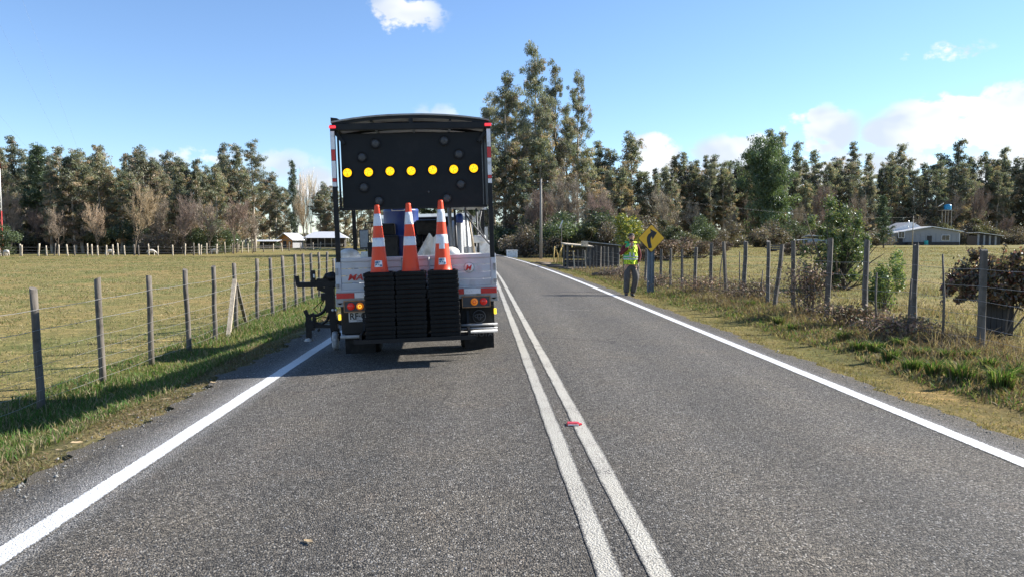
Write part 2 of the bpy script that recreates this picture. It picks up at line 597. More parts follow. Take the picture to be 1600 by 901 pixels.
col = b.mix(b.m('MULTIPLY', b.mr(blot, .58, .72), .5), col, b.mix(1.0, col, (1.22, 1.08, .98), 'MULTIPLY'))
col = b.mix(b.m('MULTIPLY', b.mr(blot, .30, .42, 1.0, 0.0), .5), col, b.mix(1.0, col, (.72, .72, .74), 'MULTIPLY'))
# white overspray beside the freshly sprayed edge lines
for s0, wd, amt in ((-2.52, .36, .75), (-2.30, .14, .35), (3.96, .16, .4)):
    dd = b.m('SUBTRACT', 1.0, b.m('MINIMUM', b.m('DIVIDE', b.m('ABSOLUTE', b.m('SUBTRACT', sx.outputs[0], s0)), wd), 1.0))
    sp = b.m('MULTIPLY', b.m('MULTIPLY', dd, dd), amt)
    grit = b.noise(vec, 120.0, 3, .7)
    fac = b.m('MULTIPLY', sp, b.mr(grit, .42, .62), clamp=True)
    col = b.mix(b.m('MULTIPLY', fac, .62), col, (.72, .73, .74))
# brown earth and old leaf litter near the crumbling edges
for s0, wd in ((SL, .30), (SR, .30)):
    dd = b.m('SUBTRACT', 1.0, b.m('MINIMUM', b.m('DIVIDE', b.m('ABSOLUTE', b.m('SUBTRACT', sx.outputs[0], s0)), wd), 1.0))
    fac = b.mr(b.m('ADD', dd, b.m('MULTIPLY', b.m('SUBTRACT', mid, .5), 1.3)), .4, .9)
    col = b.mix(b.m('MULTIPLY', fac, .75), col, (.105, .088, .062))
p = b.n.new('ShaderNodeBsdfPrincipled'); b.l.new(col, p.inputs['Base Color'])
b.l.new(b.mr(fine, .3, .7, .72, .95), p.inputs['Roughness']); p.inputs['Specular IOR Level'].default_value = .32
bn = b.n.new('ShaderNodeBump'); bn.inputs['Strength'].default_value = 1.0; bn.inputs['Distance'].default_value = .012
b.l.new(b.m('ADD', b.m('MULTIPLY', cd_, -1.0), b.m('MULTIPLY', fine, .8)), bn.inputs['Height']); b.l.new(bn.outputs[0], p.inputs['Normal'])
b.l.new(p.outputs[0], out.inputs[0])
M_ASPH = m
road = strip('road', [SL, -2.6, -2, -1.2, -.4, .3, S_MID, 1.2, 2, 2.8, 3.6, 4.0, SR], ry, 0.0, M_ASPH, .15, .12, 2.0)
tag(road, 'dark grey chip-seal two lane country road bending gently away', 'road', kind='structure')


def paintmat(name, col, wear, scale, rough=.55, lines=()):
    m, b, out = new_mat(name)
    tcn = b.n.new('ShaderNodeTexCoord'); vec = tcn.outputs['Object']
    f = b.noise(vec, scale, 6, .72); g = b.noise(vec, 3.0, 5, .6); ch = b.vor(vec, 95.0)
    w = b.mr(b.m('ADD', f, b.m('MULTIPLY', b.m('SUBTRACT', g, .5), .6)), wear, wear + .10)
    # ragged grain-sized edges, measured from the stripe's own sides
    un = b.n.new('ShaderNodeUVMap'); us = b.n.new('ShaderNodeSeparateXYZ'); b.l.new(un.outputs[0], us.inputs[0])
    ed = None
    for s_ in lines:
        d_ = b.m('ABSOLUTE', b.m('SUBTRACT', us.outputs[0], s_)); ed = d_ if ed is None else b.m('MINIMUM', ed, d_)
    if ed is not None:
        eg = b.mr(b.m('ADD', b.m('DIVIDE', ed, .022), b.m('MULTIPLY', b.m('SUBTRACT', b.noise(vec, 75, 3, .6), .5), 3.0)), .35, .6, 1.0, 0.0)
        w = b.m('MAXIMUM', w, eg)
    c = b.mix(w, col, (.105, .10, .093))
    c = b.mix(b.m('MULTIPLY', b.mr(b.noise(vec, 1.3, 5, .65), .45, .7), .35), c, b.mix(1.0, c, (.70, .68, .64), 'MULTIPLY'))
    c = b.mix(b.mr(ch, .25, .6), c, b.mix(1.0, c, (.72, .71, .68), 'MULTIPLY'))
    p = b.n.new('ShaderNodeBsdfPrincipled'); b.l.new(c, p.inputs['Base Color']); p.inputs['Roughness'].default_value = rough
    bn = b.n.new('ShaderNodeBump'); bn.inputs['Strength'].default_value = .7; bn.inputs['Distance'].default_value = .008
    b.l.new(b.m('ADD', b.m('MULTIPLY', ch, -1), b.noise(vec, 60, 4, .7)), bn.inputs['Height']); b.l.new(bn.outputs[0], p.inputs['Normal'])
    b.l.new(p.outputs[0], out.inputs[0])
    return m


M_LINE_NEW = paintmat('fresh_white_road_paint', (.80, .81, .82), .68, 70, .55, (-2.50, -2.33, 3.77, 3.94))
M_LINE_OLD = paintmat('worn_white_road_paint', (.46, .44, .39), .57, 55, .75, (.515, .635, .745, .865))
ly = axis((-10, 3, 1), (3, 30, .1), (30, 70, .8), (70, 175, 2.5))
for nm, s0, s1, mt, jg, lab in (('edge_line', -2.50, -2.33, M_LINE_NEW, .005, 'freshly sprayed white edge line running under the truck boom'),
                                ('edge_line', 3.77, 3.94, M_LINE_NEW, .005, 'fresh white edge line beside the mossy fence verge'),
                                ('centre_line', .515, .635, M_LINE_OLD, .006, 'worn white centre stripe nearer the truck'),
                                ('centre_line', .745, .865, M_LINE_OLD, .006, 'worn white centre stripe on the side of the signpost')):
    o = strip(nm, [s0, s1], ly, 0.004, mt, jg, jg, s0 * 3, None)
    tag(o, lab, 'road marking', kind='structure')

# chalked layout dashes across the far lane
pk = on_ground(903, 487)
for k in range(5):
    mb = MB()
    cx = pk.x - .33 + k * .16
    mb.add([(cx, pk.y - .012, float(road_z(cx)) + .004), (cx + .11, pk.y - .008, float(road_z(cx + .11)) + .004), (cx + .11, pk.y + .02, float(road_z(cx + .11)) + .004), (cx, pk.y + .016, float(road_z(cx)) + .004)], [(0, 1, 2, 3)])
    o = mb.build('chalk_dash', M_LINE_OLD, road); tag(o, kind='structure')


# ------------------------------------------------------------------ grass
def blades(name, P, h, w, tint, lean=.5, seed=1, bend=True):
    """P (N,3) roots; a bent two-piece blade each"""
    r = np.random.default_rng(seed)
    n = len(P)
    h = np.broadcast_to(h, (n,)); w = np.broadcast_to(w, (n,))
    a = r.uniform(0, 2 * PI, n); l = np.abs(r.normal(0, lean, n)) * h
    d = np.stack([np.cos(a), np.sin(a)], -1)
    q = r.uniform(0, 2 * PI, n); u = np.stack([np.cos(q), np.sin(q), np.zeros(n)], -1) * (w / 2)[:, None]
    P = P - np.array([0, 0, .006])
    mid = P + np.stack([d[:, 0] * l * .35, d[:, 1] * l * .35, h * .6], -1)
    tip = P + np.stack([d[:, 0] * l, d[:, 1] * l, h], -1)
    if bend:
        V = np.stack([P - u, P + u, mid + u * .8, mid - u * .8, tip], 1).reshape(-1, 3)
        b0 = np.arange(n)[:, None] * 5
        T = np.concatenate([b0 + [0, 1, 2], b0 + [0, 2, 3], b0 + [3, 2, 4]], 0)
        tt = np.repeat(tint, 5, 0)
    else:
        V = np.stack([P - u, P + u, tip], 1).reshape(-1, 3)
        T = np.arange(n * 3).reshape(-1, 3); tt = np.repeat(tint, 3, 0)
    return np_mesh(name, V, T, tt)


def scatter(n, box, power, seed, tuft=0, trad=.1):
    """points in box (x0,x1,y0,y1), denser near the camera"""
    r = np.random.default_rng(seed)
    out = []; got = 0
    while got < n:
        x = r.uniform(box[0], box[1], n); y = r.uniform(box[2], box[3], n)
        d = np.hypot(x, y); d0 = max(box[2], 4.0)
        k = r.uniform(0, 1, n) < np.minimum(1, (d0 / d) ** power)
        out.append(np.stack([x[k], y[k]], -1)); got += k.sum()
    P = np.concatenate(out)[:n]
    if tuft:
        c = P[::tuft][:n // tuft]
        P = np.repeat(c, tuft, 0) + r.normal(0, trad, (len(c) * tuft, 2)) * (1 + .02 * np.repeat(np.hypot(c[:, 0], c[:, 1]), tuft))[:, None]
    return P


def pal(r, n, cols, weights):
    k = r.choice(len(cols), n, p=np.array(weights) / sum(weights))
    return np.array(cols)[k] * r.uniform(.7, 1.3, (n, 1))


M_GRASS = leafmat('grass_blade', (1, 1, 1), .42, .015, .6, 0.0)
G_GREEN = (.085, .150, .030); G_OLIVE = (.140, .138, .054); G_STRAW = (.31, .255, .15); G_YEL = (.19, .165, .07); G_BROWN = (.17, .115, .06); G_LUSH = (.075, .165, .030)


def clumpy(P, f, ph=0):
    return .5 + .5 * np.sin(P[:, 0] * f + ph + 1.7 * np.sin(P[:, 1] * f * .6)) * np.sin(P[:, 1] * f * .9 + 1.3 * np.sin(P[:, 0] * f * .7 + ph))


def grassland(name, label, n, box, power, hr, wr, cols, wts, seed, keep=None, lean=.6, tuft=0, trad=.1, bend=True):
    r = np.random.default_rng(seed + 100)
    P = scatter(n, box, power, seed, tuft, trad)
    if keep is not None: P = P[keep(P, r)]
    z = gz(P[:, 0], P[:, 1])
    d = np.hypot(P[:, 0], P[:, 1])
    h = r.uniform(hr[0], hr[1], len(P)) * (.6 + .8 * clumpy(P, .9)) * (1 + .004 * d)
    w = r.uniform(wr[0], wr[1], len(P)) * (1 + d / 14.0)
    g = clumpy(P, .55, 2.0)[:, None]
    t1 = pal(r, len(P), cols, wts); t2 = pal(r, len(P), cols, wts[::-1])
    pick = r.uniform(0, 1, (len(P), 1)) < (.25 + .75 * g)
    tint = np.where(pick, t1, t2)
    o = link(name, blades(name, np.column_stack([P, z]), h, w, tint, lean, seed + 5, bend), M_GRASS)
    return tag(o, label, 'grass', kind='stuff')


def sof(P):
    return P[:, 0] - off(P[:, 1])


# left paddock, grazed short
grassland('pasture_grass', 'short grazed olive pasture grass beyond the wire fence with the brace', 210000, (-60, -4.4, 4, 95), 1.35, (.02, .062), (.005, .010),
          [G_OLIVE, G_YEL, G_STRAW, G_GREEN], [.30, .24, .36, .10], 11, lambda P, r: sof(P) < -5.2, 1.0, tuft=5, trad=.06, bend=False)
grassland('straw_litter', 'pale straw stalks lying across the grazed paddock', 60000, (-50, -5.4, 5, 70), 1.2, (.02, .05), (.006, .012),
          [G_STRAW, (.46, .39, .22)], [.5, .5], 17, lambda P, r: clumpy(P, .45, .7) > r.uniform(0, .9, len(P)), 3.0, tuft=4, trad=.16, bend=False)
# left verge
grassland('verge_grass', 'green roadside grass between asphalt and the fence with the brace', 115000, (-6.4, -3.0, 3.0, 60), 1.0, (.035, .11), (.004, .008),
          [G_GREEN, G_LUSH, G_OLIVE, G_STRAW], [.36, .18, .24, .22], 21, lambda P, r: (sof(P) < SL - .25 - .5 * clumpy(P, 1.3)) & (sof(P) > -6.2) & (clumpy(P, 2.6, 1.1) > r.uniform(-.25, .75, len(P))), .7, tuft=6, trad=.05)
grassland('dry_thatch', 'dry brown thatch along the crumbling asphalt edge under the boom', 56000, (-4.8, -2.8, 3.0, 50), 1.0, (.015, .05), (.004, .008),
          [(.24, .19, .12), G_BROWN, G_OLIVE], [.36, .34, .30], 23, lambda P, r: (sof(P) < SL + .14 + .22 * clumpy(P, 2.3, .9) * (r.uniform(0, 1, len(P)) > .6)) & (sof(P) > SL - 1.5) & (clumpy(P, 1.9, .5) > r.uniform(0, .55, len(P))), 1.6, tuft=6, trad=.05)
# right verge
grassland('moss_grass', 'yellow mossy low grass strip beside the fresh edge line', 80000, (2.2, 5.9, 3.0, 60), 1.0, (.012, .045), (.004, .008),
          [(.20, .165, .06), (.16, .115, .06), G_OLIVE, G_STRAW], [.34, .28, .22, .16], 31, lambda P, r: (sof(P) > SR - .1) & (sof(P) < SR + 1.15 - .5 * clumpy(P, 1.1)), 1.3, tuft=6, trad=.05, bend=False)
grassland('verge_grass', 'mixed green and dead grass in front of the leaning split posts', 95000, (3.5, 7.6, 4.0, 60), .9, (.03, .095), (.005, .009),
          [G_BROWN, G_STRAW, G_OLIVE, G_GREEN], [.34, .26, .22, .18], 33, lambda P, r: (sof(P) > SR + .6 + .4 * clumpy(P, .8)) & (sof(P) < 7.5), .9, tuft=7, trad=.06)
grassland('pasture_grass', 'grazed tan pasture grass in front of the grey farmhouse', 120000, (6.8, 80, 8, 120), 1.25, (.03, .09), (.006, .012),
          [G_OLIVE, G_STRAW, G_YEL, G_BROWN], [.32, .32, .24, .12], 41, lambda P, r: sof(P) > 7.0, 1.0, tuft=5, trad=.1, bend=False)

# loose chippings along both crumbling edges
r = np.random.default_rng(5)
n = 5200
py_ = 3 + 27 * r.uniform(0, 1, n) ** 1.6
side = r.uniform(0, 1, n) < .6
ps = np.where(side, SL + np.abs(r.normal(0, .16, n)) * -1 + r.uniform(-.05, .35, n), SR + np.abs(r.normal(0, .14, n)) - r.uniform(0, .25, n))
px_ = ps + off(py_)
pz = np.where((ps > SL) & (ps < SR), road_z(ps), gz(px_, py_)) + .003
sz = r.uniform(.003, .009, n) * (1 + (r.uniform(0, 1, n) > .97) * 1.5)
oc = np.array([(1, 0, 0), (-1, 0, 0), (0, 1, 0), (0, -1, 0), (0, 0, .8), (0, 0, -.5)])
of = np.array([(0, 2, 4), (2, 1, 4), (1, 3, 4), (3, 0, 4), (2, 0, 5), (1, 2, 5), (3, 1, 5), (0, 3, 5)])
V = (oc[None] * sz[:, None, None] * r.uniform(.6, 1.3, (n, 6, 1)) + np.stack([px_, py_, pz], -1)[:, None, :]).reshape(-1, 3)
T = (of[None] + (np.arange(n) * 6)[:, None, None]).reshape(-1, 3)
g_ = r.uniform(.10, .34, (n, 1)) * np.array([[1, .97, .9]])
M_STONE = leafmat('chipping', (1, 1, 1), 0.0, .03, .6, 0)
tag(link('gravel', np_mesh('gravel', V, T, np.repeat(g_, 6, 0)), M_STONE), 'loose stone chippings scattered along the asphalt edges', 'gravel', kind='stuff')

# ------------------------------------------------------------------ trees and shrubs
M_BARK_PALE = pmat('pale_eucalyptus_bark', (.30, .25, .19), (.48, .42, .34), 3.0, .85, bump=.4, stretch=(1, 1, .25))
M_BARK_BROWN = pmat('brown_bark', (.085, .065, .048), (.17, .135, .10), 5.0, .9, bump=.6, stretch=(1, 1, .3))
M_EUC = leafmat('eucalyptus_leaf', (2.5, 2.4, 2.45), .42, .04, .5, .45)
M_EVER = leafmat('evergreen_leaf', (1.8, 1.75, 1.8), .34, .05, .42, .3)
M_TWIG = leafmat('bare_twig', (1.7, 1.65, 1.65), .08, .03, .6, .35)


def quads_leaf(C, L, W, droop, r, flat=None):
    """rhombic leaves at centres C"""
    n = len(C)
    a = r.uniform(0, 2 * PI, n)
    e = r.normal(-droop, .55, n)
    D = np.stack([np.cos(a) * np.cos(e), np.sin(a) * np.cos(e), np.sin(e)], -1)
    Q = r.normal(0, 1, (n, 3)); U = np.cross(D, Q); U /= np.linalg.norm(U, axis=1, keepdims=True) + 1e-9
    L = np.broadcast_to(L, (n,))[:, None] * r.uniform(.65, 1.35, (n, 1)); W = np.broadcast_to(W, (n,))[:, None] * r.uniform(.7, 1.3, (n, 1))
    V = np.stack([C - D * L * .5, C + U * W * .5 - D * L * .05, C + D * L * .5, C - U * W * .5 - D * L * .05], 1).reshape(-1, 3)
    Fq = np.arange(n * 4).reshape(-1, 4)
    return V, Fq


def limb(mb, p, d, L, r0, r, n=5, seg=4, curve=.25, up=.0):
    pts = [Vector(p)]; rad = [r0]
    d = Vector(d).normalized()
    for i in range(seg):
        d = (d + Vector((r.normal(0, curve), r.normal(0, curve), r.normal(0, curve) * .5 + up))).normalized()
        pts.append(pts[-1] + d * L / seg); rad.append(r0 * (1 - .8 * (i + 1) / seg))
    mb.tube(pts, rad, n, caps=False)
    return pts


def eucalyptus(seed, H, W, t0, shape, tuft_r, nb, lpc, leaf, cols, wts, droop=.7, dead=.25):
    """tall stem, ascending boughs, foliage in separate tufts; dead brown tufts low down"""
    r = np.random.default_rng(seed)
    tr = MB()
    pts = []; rad = []
    ax, ay = r.normal(0, .012 * H, 2)
    for i in range(13):
        t = i / 12
        pts.append(Vector((ax * math.sin(t * 2.5) + r.normal(0, .004 * H) * (t > 0), ay * math.sin(t * 2.1 + 1) - ay * math.sin(1) + r.normal(0, .004 * H) * (t > 0), H * .97 * t)))
        rad.append(max(.02, .0125 * H * (1 - t) ** .8 + .01))
    tr.tube(pts, rad, 7, caps=True)
    C = []; T = []
    for k in range(nb):
        t = t0 + (1 - t0) * ((k + r.uniform(0, 1)) / nb) ** .9
        t = min(t, .985)
        i = t * 12; i0 = int(i); p = pts[i0].lerp(pts[min(i0 + 1, 12)], i - i0)
        u = (t - t0) / (1 - t0)
        if shape == 'spire': prof = (1 - u) ** .75 * (.55 + .45 * min(1, u * 4)) + .06
        elif shape == 'round': prof = math.sqrt(max(.02, 1 - (2 * u - .9) ** 2 * .8))
        else: prof = (.45 + .55 * math.sin(PI * min(1, u * 1.05 + .02))) * (1.0 if u < .8 else .75)
        L = W * .5 * prof * r.uniform(.55, 1.25)
        a = r.uniform(0, 2 * PI)
        el = r.uniform(.25, .95) if shape != 'spire' else r.uniform(.0, .6)
        d = (math.cos(a) * math.cos(el), math.sin(a) * math.cos(el), math.sin(el))
        bp = limb(tr, p, d, L, max(.02, .0045 * H * (1 - .6 * t)), r, 4, 3, .18, .08)
        nt = max(2, int(2 + L / tuft_r * 1.1))
        for q in range(nt):
            f = .35 + .7 * q / max(1, nt - 1)
            j = min(f, .999) * 3; j0 = int(j)
            c = bp[j0].lerp(bp[j0 + 1], j - j0) + Vector(r.normal(0, tuft_r * .4, 3))
            tt = np.array(cols[r.choice(len(cols), p=np.array(wts) / sum(wts))]) * r.uniform(.72, 1.3)
            if r.uniform() < dead * (1 - u) ** 1.5: tt = np.array((.135, .10, .065)) * r.uniform(.7, 1.3)
            n = int(lpc * r.uniform(.6, 1.4))
            rr = tuft_r * r.uniform(.55, 1.2)
            o = r.normal(0, 1, (n, 3)); o /= np.linalg.norm(o, axis=1, keepdims=True); o *= (r.uniform(0, 1, (n, 1)) ** .45) * rr
            o[:, 2] *= .75
            C.append(o + np.array(c)); T.append(np.repeat(tt[None], n, 0) * r.uniform(.8, 1.2, (n, 1)))
    C = np.concatenate(C); T = np.concatenate(T)
    V, Fq = quads_leaf(C, leaf[0], leaf[1], droop, r)
    return tr.mesh('trunk'), np_mesh('crown', V, Fq, np.repeat(T, 4, 0))


def bare_tree(seed, H, W, t0, col, ntw=2600, twl=.9, tww=.022, columnar=False):
    r = np.random.default_rng(seed)
    tr = MB()
    C = []; D = []

    def grow(p, d, L, rad, lev):
        bp = limb(tr, p, d, L, rad, r, 5 if lev < 2 else 3, 4, .12 if lev == 0 else .2, .10 if lev else .03)
        if lev == 3: return
        n = (9, 6, 5)[lev]
        for k in range(n):
            f = (t0 if lev == 0 else .25) + (1 - (t0 if lev == 0 else .25)) * (k + r.uniform(0, 1)) / n
            j = min(f, .999) * 4; j0 = int(j); q = bp[j0].lerp(bp[j0 + 1], j - j0)
            a = r.uniform(0, 2 * PI); sp = r.uniform(.15, .35) if columnar else r.uniform(.45, 1.0)
            base = (bp[j0 + 1] - bp[j0]).normalized()
            side = base.orthogonal().normalized(); side.rotate(Matrix.Rotation(a, 3, base))
            dd = (base * math.cos(sp) + side * math.sin(sp)).normalized()
            grow(q, dd, L * r.uniform(.42, .62), rad * .42, lev + 1)
            for z in range(ntw // 250):
                C.append(np.array(q) + r.normal(0, L * .12, 3)); D.append(np.array(dd))
    grow((0, 0, 0), (r.normal(0, .05), r.normal(0, .05), 1), H * .72, .018 * H, 0)
    vs = np.array(tr.v); mx = vs[:, 2].max()
    k = H / mx; wx = np.percentile(np.hypot(vs[:, 0], vs[:, 1]), 97); kw = W * .5 / wx
    # fine twigs at the outer limbs
    tips = vs[r.integers(len(vs) // 8, len(vs), ntw)]
    e = r.normal(0, 1, (ntw, 3)); e[:, 2] = np.abs(e[:, 2]) + .4 + tips[:, 2] / mx; e[:, :2] += tips[:, :2] / (wx + .01) * .8
    e /= np.linalg.norm(e, axis=1, keepdims=True)
    L = twl * r.uniform(.5, 1.3, (ntw, 1)); q = r.normal(0, 1, (ntw, 3)); u = np.cross(e, q); u /= np.linalg.norm(u, axis=1, keepdims=True)
    w = tww
    V = np.stack([tips - u * w, tips + u * w, tips + e * L * .5 + u * w * .7, tips + e * L, tips + e * L * .5 - u * w * .7], 1).reshape(-1, 3)
    sc = np.array([kw, kw, k])
    tr.v = [tuple(np.array(v) * sc) for v in tr.v]
    b0 = np.arange(ntw)[:, None] * 5
    T = np.concatenate([b0 + [0, 1, 2], b0 + [0, 2, 4], b0 + [4, 2, 3]], 0)
    ct = np.array(col)[None] * r.uniform(.65, 1.4, (ntw, 1))
    return tr.mesh('trunk'), np_mesh('crown', V * sc, T, np.repeat(ct, 5, 0))


def shrub(seed, H, W, n, leaf, cols, wts, droop=.2, lumps=9, twigs=260, tcol=(.13, .10, .075), hollow=.5):
    """irregular bush: lumps of leaves round branching stems"""
    r = np.random.default_rng(seed)
    tr = MB(); C = []; T = []
    for k in range(lumps):
        a = r.uniform(0, 2 * PI); q = r.uniform(.0, .42) * W
        zc = H * r.uniform(.10, .84) * (1 - .45 * (q / (W * .5)) ** 2)
        c = np.array((q * math.cos(a), q * math.sin(a), zc))
        limb(tr, (r.normal(0, .04 * W), r.normal(0, .04 * W), 0), c, np.linalg.norm(c), .012 * H + .008, r, 4, 4, .12)
        m_ = int(n / lumps * r.uniform(.6, 1.4))
        rr = np.array((W * .2, W * .2, H * .2)) * r.uniform(.6, 1.25) * (9 / max(lumps, 9)) ** .33
        o = r.normal(0, 1, (m_, 3)); o /= np.linalg.norm(o, axis=1, keepdims=True)
        o *= (hollow + (1 - hollow) * r.uniform(0, 1, (m_, 1))) * rr * r.uniform(.7, 1.15, (m_, 1))
        P = o + c; P[:, 2] = np.maximum(P[:, 2], .03 * H * r.uniform(0, 1, m_))
        tt = np.array(cols)[r.choice(len(cols), m_, p=np.array(wts) / sum(wts))] * r.uniform(.75, 1.25, (m_, 1)) * r.uniform(.8, 1.2)
        C.append(P); T.append(tt)
    C = np.concatenate(C); T = np.concatenate(T)
    V, Fq = quads_leaf(C, leaf[0], leaf[1], droop, r)
    return tr.mesh('stems'), np_mesh('foliage', V, Fq, np.repeat(T, 4, 0))


E_COLS = [(.066, .074, .046), (.088, .092, .060), (.046, .058, .042), (.115, .108, .076), (.125, .102, .074)]
D_COLS = [(.034, .052, .028), (.046, .066, .034), (.060, .078, .040)]
B_COLS = [(.105, .085, .065), (.080, .066, .052), (.125, .095, .066), (.075, .078, .046)]

PROTO = {}


def proto(key, name, parts, mats, H, names):
    PROTO[key] = (name, parts, mats, H, names)


for i in range(4):
    t_, c_ = eucalyptus(100 + i, 18, 6.4, .12, 'loose', .62, 52, 44, (.36, .105), E_COLS, [.28, .3, .16, .14, .12], dead=.75)
    proto('euc%d' % i, 'eucalyptus_tree', (t_, c_), (M_BARK_PALE, M_EUC), 18, ('trunk', 'crown'))
for i in range(3):
    t_, c_ = eucalyptus(120 + i, 18, 5.4, .10, 'spire', .55, 70, 38, (.34, .10), E_COLS, [.25, .25, .3, .1, .1], dead=.7)
    proto('spire%d' % i, 'eucalyptus_tree', (t_, c_), (M_BARK_PALE, M_EUC), 18, ('trunk', 'crown'))
for i in range(3):
    t_, c_ = eucalyptus(130 + i, 28, 8.2, .24, 'loose', .80, 44, 70, (.36, .10), E_COLS, [.32, .3, .18, .12, .08], .8, .5)
    proto('tall%d' % i, 'eucalyptus_tree', (t_, c_), (M_BARK_PALE, M_EUC), 28, ('trunk', 'crown'))
t_, c_ = eucalyptus(140, 20, 6.0, .10, 'spire', .8, 84, 40, (.42, .12), D_COLS, [.4, .4, .2], .3, .0)
proto('pine', 'pine_tree', (t_, c_), (M_BARK_BROWN, M_EVER), 20, ('trunk', 'crown'))
t_, c_ = eucalyptus(141, 18, 11.5, .10, 'round', 1.25, 70, 80, (.42, .15), [(.034, .056, .024), (.052, .078, .032), (.070, .095, .040)], [.35, .4, .25], .9, 0)
proto('broad', 'evergreen_tree', (t_, c_), (M_BARK_BROWN, M_EVER), 18, ('trunk', 'crown'))
for i, (c_, w_) in enumerate((((.24, .19, .125), 5.6), ((.175, .145, .110), 4.4), ((.150, .112, .094), 4.0))):
    t_, k_ = bare_tree(150 + i, 9, w_, .22, c_, 4200, 1.0, .014)
    proto('bare%d' % i, 'bare_tree', (t_, k_), (M_BARK_BROWN, M_TWIG), 9, ('trunk', 'crown'))
t_, k_ = bare_tree(156, 16, 3.4, .15, (.42, .36, .27), 2600, 1.2, .022, True)
proto('poplar', 'bare_poplar', (t_, k_), (M_BARK_PALE, M_TWIG), 16, ('trunk', 'crown'))
for i in range(3):
    cc = ([(.030, .048, .022), (.050, .070, .030), (.075, .090, .040)], B_COLS, [(.080, .078, .040), (.105, .088, .045), (.060, .070, .034)])[i]
    s_, f_ = shrub(160 + i, 4, 5, 6500, (.20, .08), cc, [1] * len(cc))
    proto('bush%d' % i, ('dark_shrub', 'brown_shrub', 'olive_shrub')[i], (s_, f_), (M_BARK_BROWN, M_EVER), 4, ('stems', 'foliage'))

USED = set()


def plant(key, p, h, label, cat, group=None, wide=1.0, name=None):
    nm, parts, mats, H, names = PROTO[key]
    s = h / H
    root = thing(name or nm, label, cat, (p[0], p[1], p[2] - .06), random.uniform(0, 2 * PI), group, (s * wide, s * wide, s))
    for pm, mm, pn in zip(parts, mats, names): link(pn, pm, mm, root)
    return root


def tree_px(key, px, Y, top, label, cat='tree', group=None, wide=1.0, name=None):
    p = spot(px, Y)
    return plant(key, p, height_to(p, top), label, cat, group, wide, name)


rt = random.Random(21)


def near_right(px):
    for a, t in ((975, 'just beyond the great stand at the bend'), (1045, 'above the yellow sign and the man'), (1100, 'behind the rusty pasture bushes'), (1157, 'left of the dense round evergreen'), (1235, 'directly behind the dense round evergreen'), (1262, 'between round evergreen and evergreen bush'),
                 (1350, 'above the large dark evergreen bush'), (1392, 'behind the small dark conifer'), (1440, 'behind the left farmhouse roof slope'), (1485, 'behind the farmhouse by the blue tank'), (1530, 'between the blue tank and the board shed'), (1575, 'behind the long board shed')):
        if px < a: return t
    return 'beyond the right end of the board shed'


def near_left(px):
    for a, t in ((15, 'beside the red and white mast'), (75, 'between the mast and the pointed pines'), (140, 'left of the smaller bare tan tree'), (185, 'between the two bare tan trees'), (240, 'behind the larger bare tan tree'), (300, 'right of the larger bare tan tree')):
        if px < a: return t
    return 'beside the tall twin spires left of the sheds'


# --- row behind the left paddock fence
LROW = [(-30, 232), (-8, 226), (8, 228), (25, 212), (42, 228), (58, 226), (69, 222), (82, 240), (95, 225), (107, 238), (118, 246), (130, 236), (141, 250), (157, 229), (168, 268),
        (178, 266), (190, 262), (203, 240), (216, 232), (229, 242), (246, 248), (257, 262), (268, 241), (284, 246), (298, 256), (313, 244), (326, 256), (340, 262)]
for i, (px, top) in enumerate(LROW):
    key = ('spire%d' % rt.randrange(3)) if px < 130 or rt.random() < .35 else 'euc%d' % rt.randrange(4)
    if px in (58, 69, 107): key = 'pine'
    lab = {'p': 'dark pointed pine among the eucalyptus behind the left paddock', 's': 'narrow spired eucalyptus ' + near_left(px), 'e': 'loose-crowned eucalyptus ' + near_left(px)}[key[0]]
    tree_px(key, px, 116 + rt.uniform(-4, 12), top + rt.uniform(-2, 4), lab, 'tree', 'trees behind the left paddock', rt.uniform(.95, 1.35))
for i in range(36):
    px = -40 + i * 11.5 + rt.uniform(-4, 4)
    tree_px(rt.choice(('euc0', 'euc1', 'euc2', 'euc3', 'spire0', 'spire1')), px, 134 + rt.uniform(0, 14), 258 + rt.uniform(-12, 24), 'shorter second-row eucalyptus ' + near_left(px), 'tree', 'second row behind the left paddock', rt.uniform(.9, 1.3))
for px, top, Y, key, wd in ((353, 224, 128, 'spire1', 1.0), (371, 224, 130, 'spire2', 1.1), (398, 221, 132, 'tall1', 1.15)):
    tree_px(key, px, Y, top, {353: 'tallest narrow spire of the clump beside the open-crowned eucalyptus', 371: 'twin spire touching the open-crowned eucalyptus left of the farm sheds', 398: 'tall open-crowned eucalyptus with bare lower trunk left of the farm sheds'}[px], 'tree', None, wd)
for px, top in ((385, 262), (412, 282), (422, 272), (434, 288), (447, 296), (500, 300), (510, 287), (522, 292), (540, 300), (560, 296)):
    tree_px('euc%d' % rt.randrange(4), px, 225 + rt.uniform(-8, 15), top, 'distant eucalyptus standing behind the tin-roofed farm sheds', 'tree', 'trees behind the farm sheds', rt.uniform(1.0, 1.4))
tree_px('pine', 460, 215, 248, 'slim lone conifer rising beside the pale bare poplars', 'tree', None, .62)
for px, top in ((467, 272), (473, 263), (480, 266), (487, 276)):
    tree_px('poplar', px, 222, top, 'pale bare poplar in the cluster beside the slim lone conifer', 'tree', 'bare poplars', 1.0)
tree_px('bare0', 152, 103, 318, 'smaller tan leafless round-crowned tree behind the left paddock fence', 'tree', None, 1.0)
tree_px('bare0', 210, 104, 288, 'large tan leafless round-crowned tree behind the left paddock fence', 'tree', None, 1.05)
tree_px('bare0', 478, 172, 305, 'tan leafless tree standing between the two tin-roofed sheds', 'tree', None, .85)
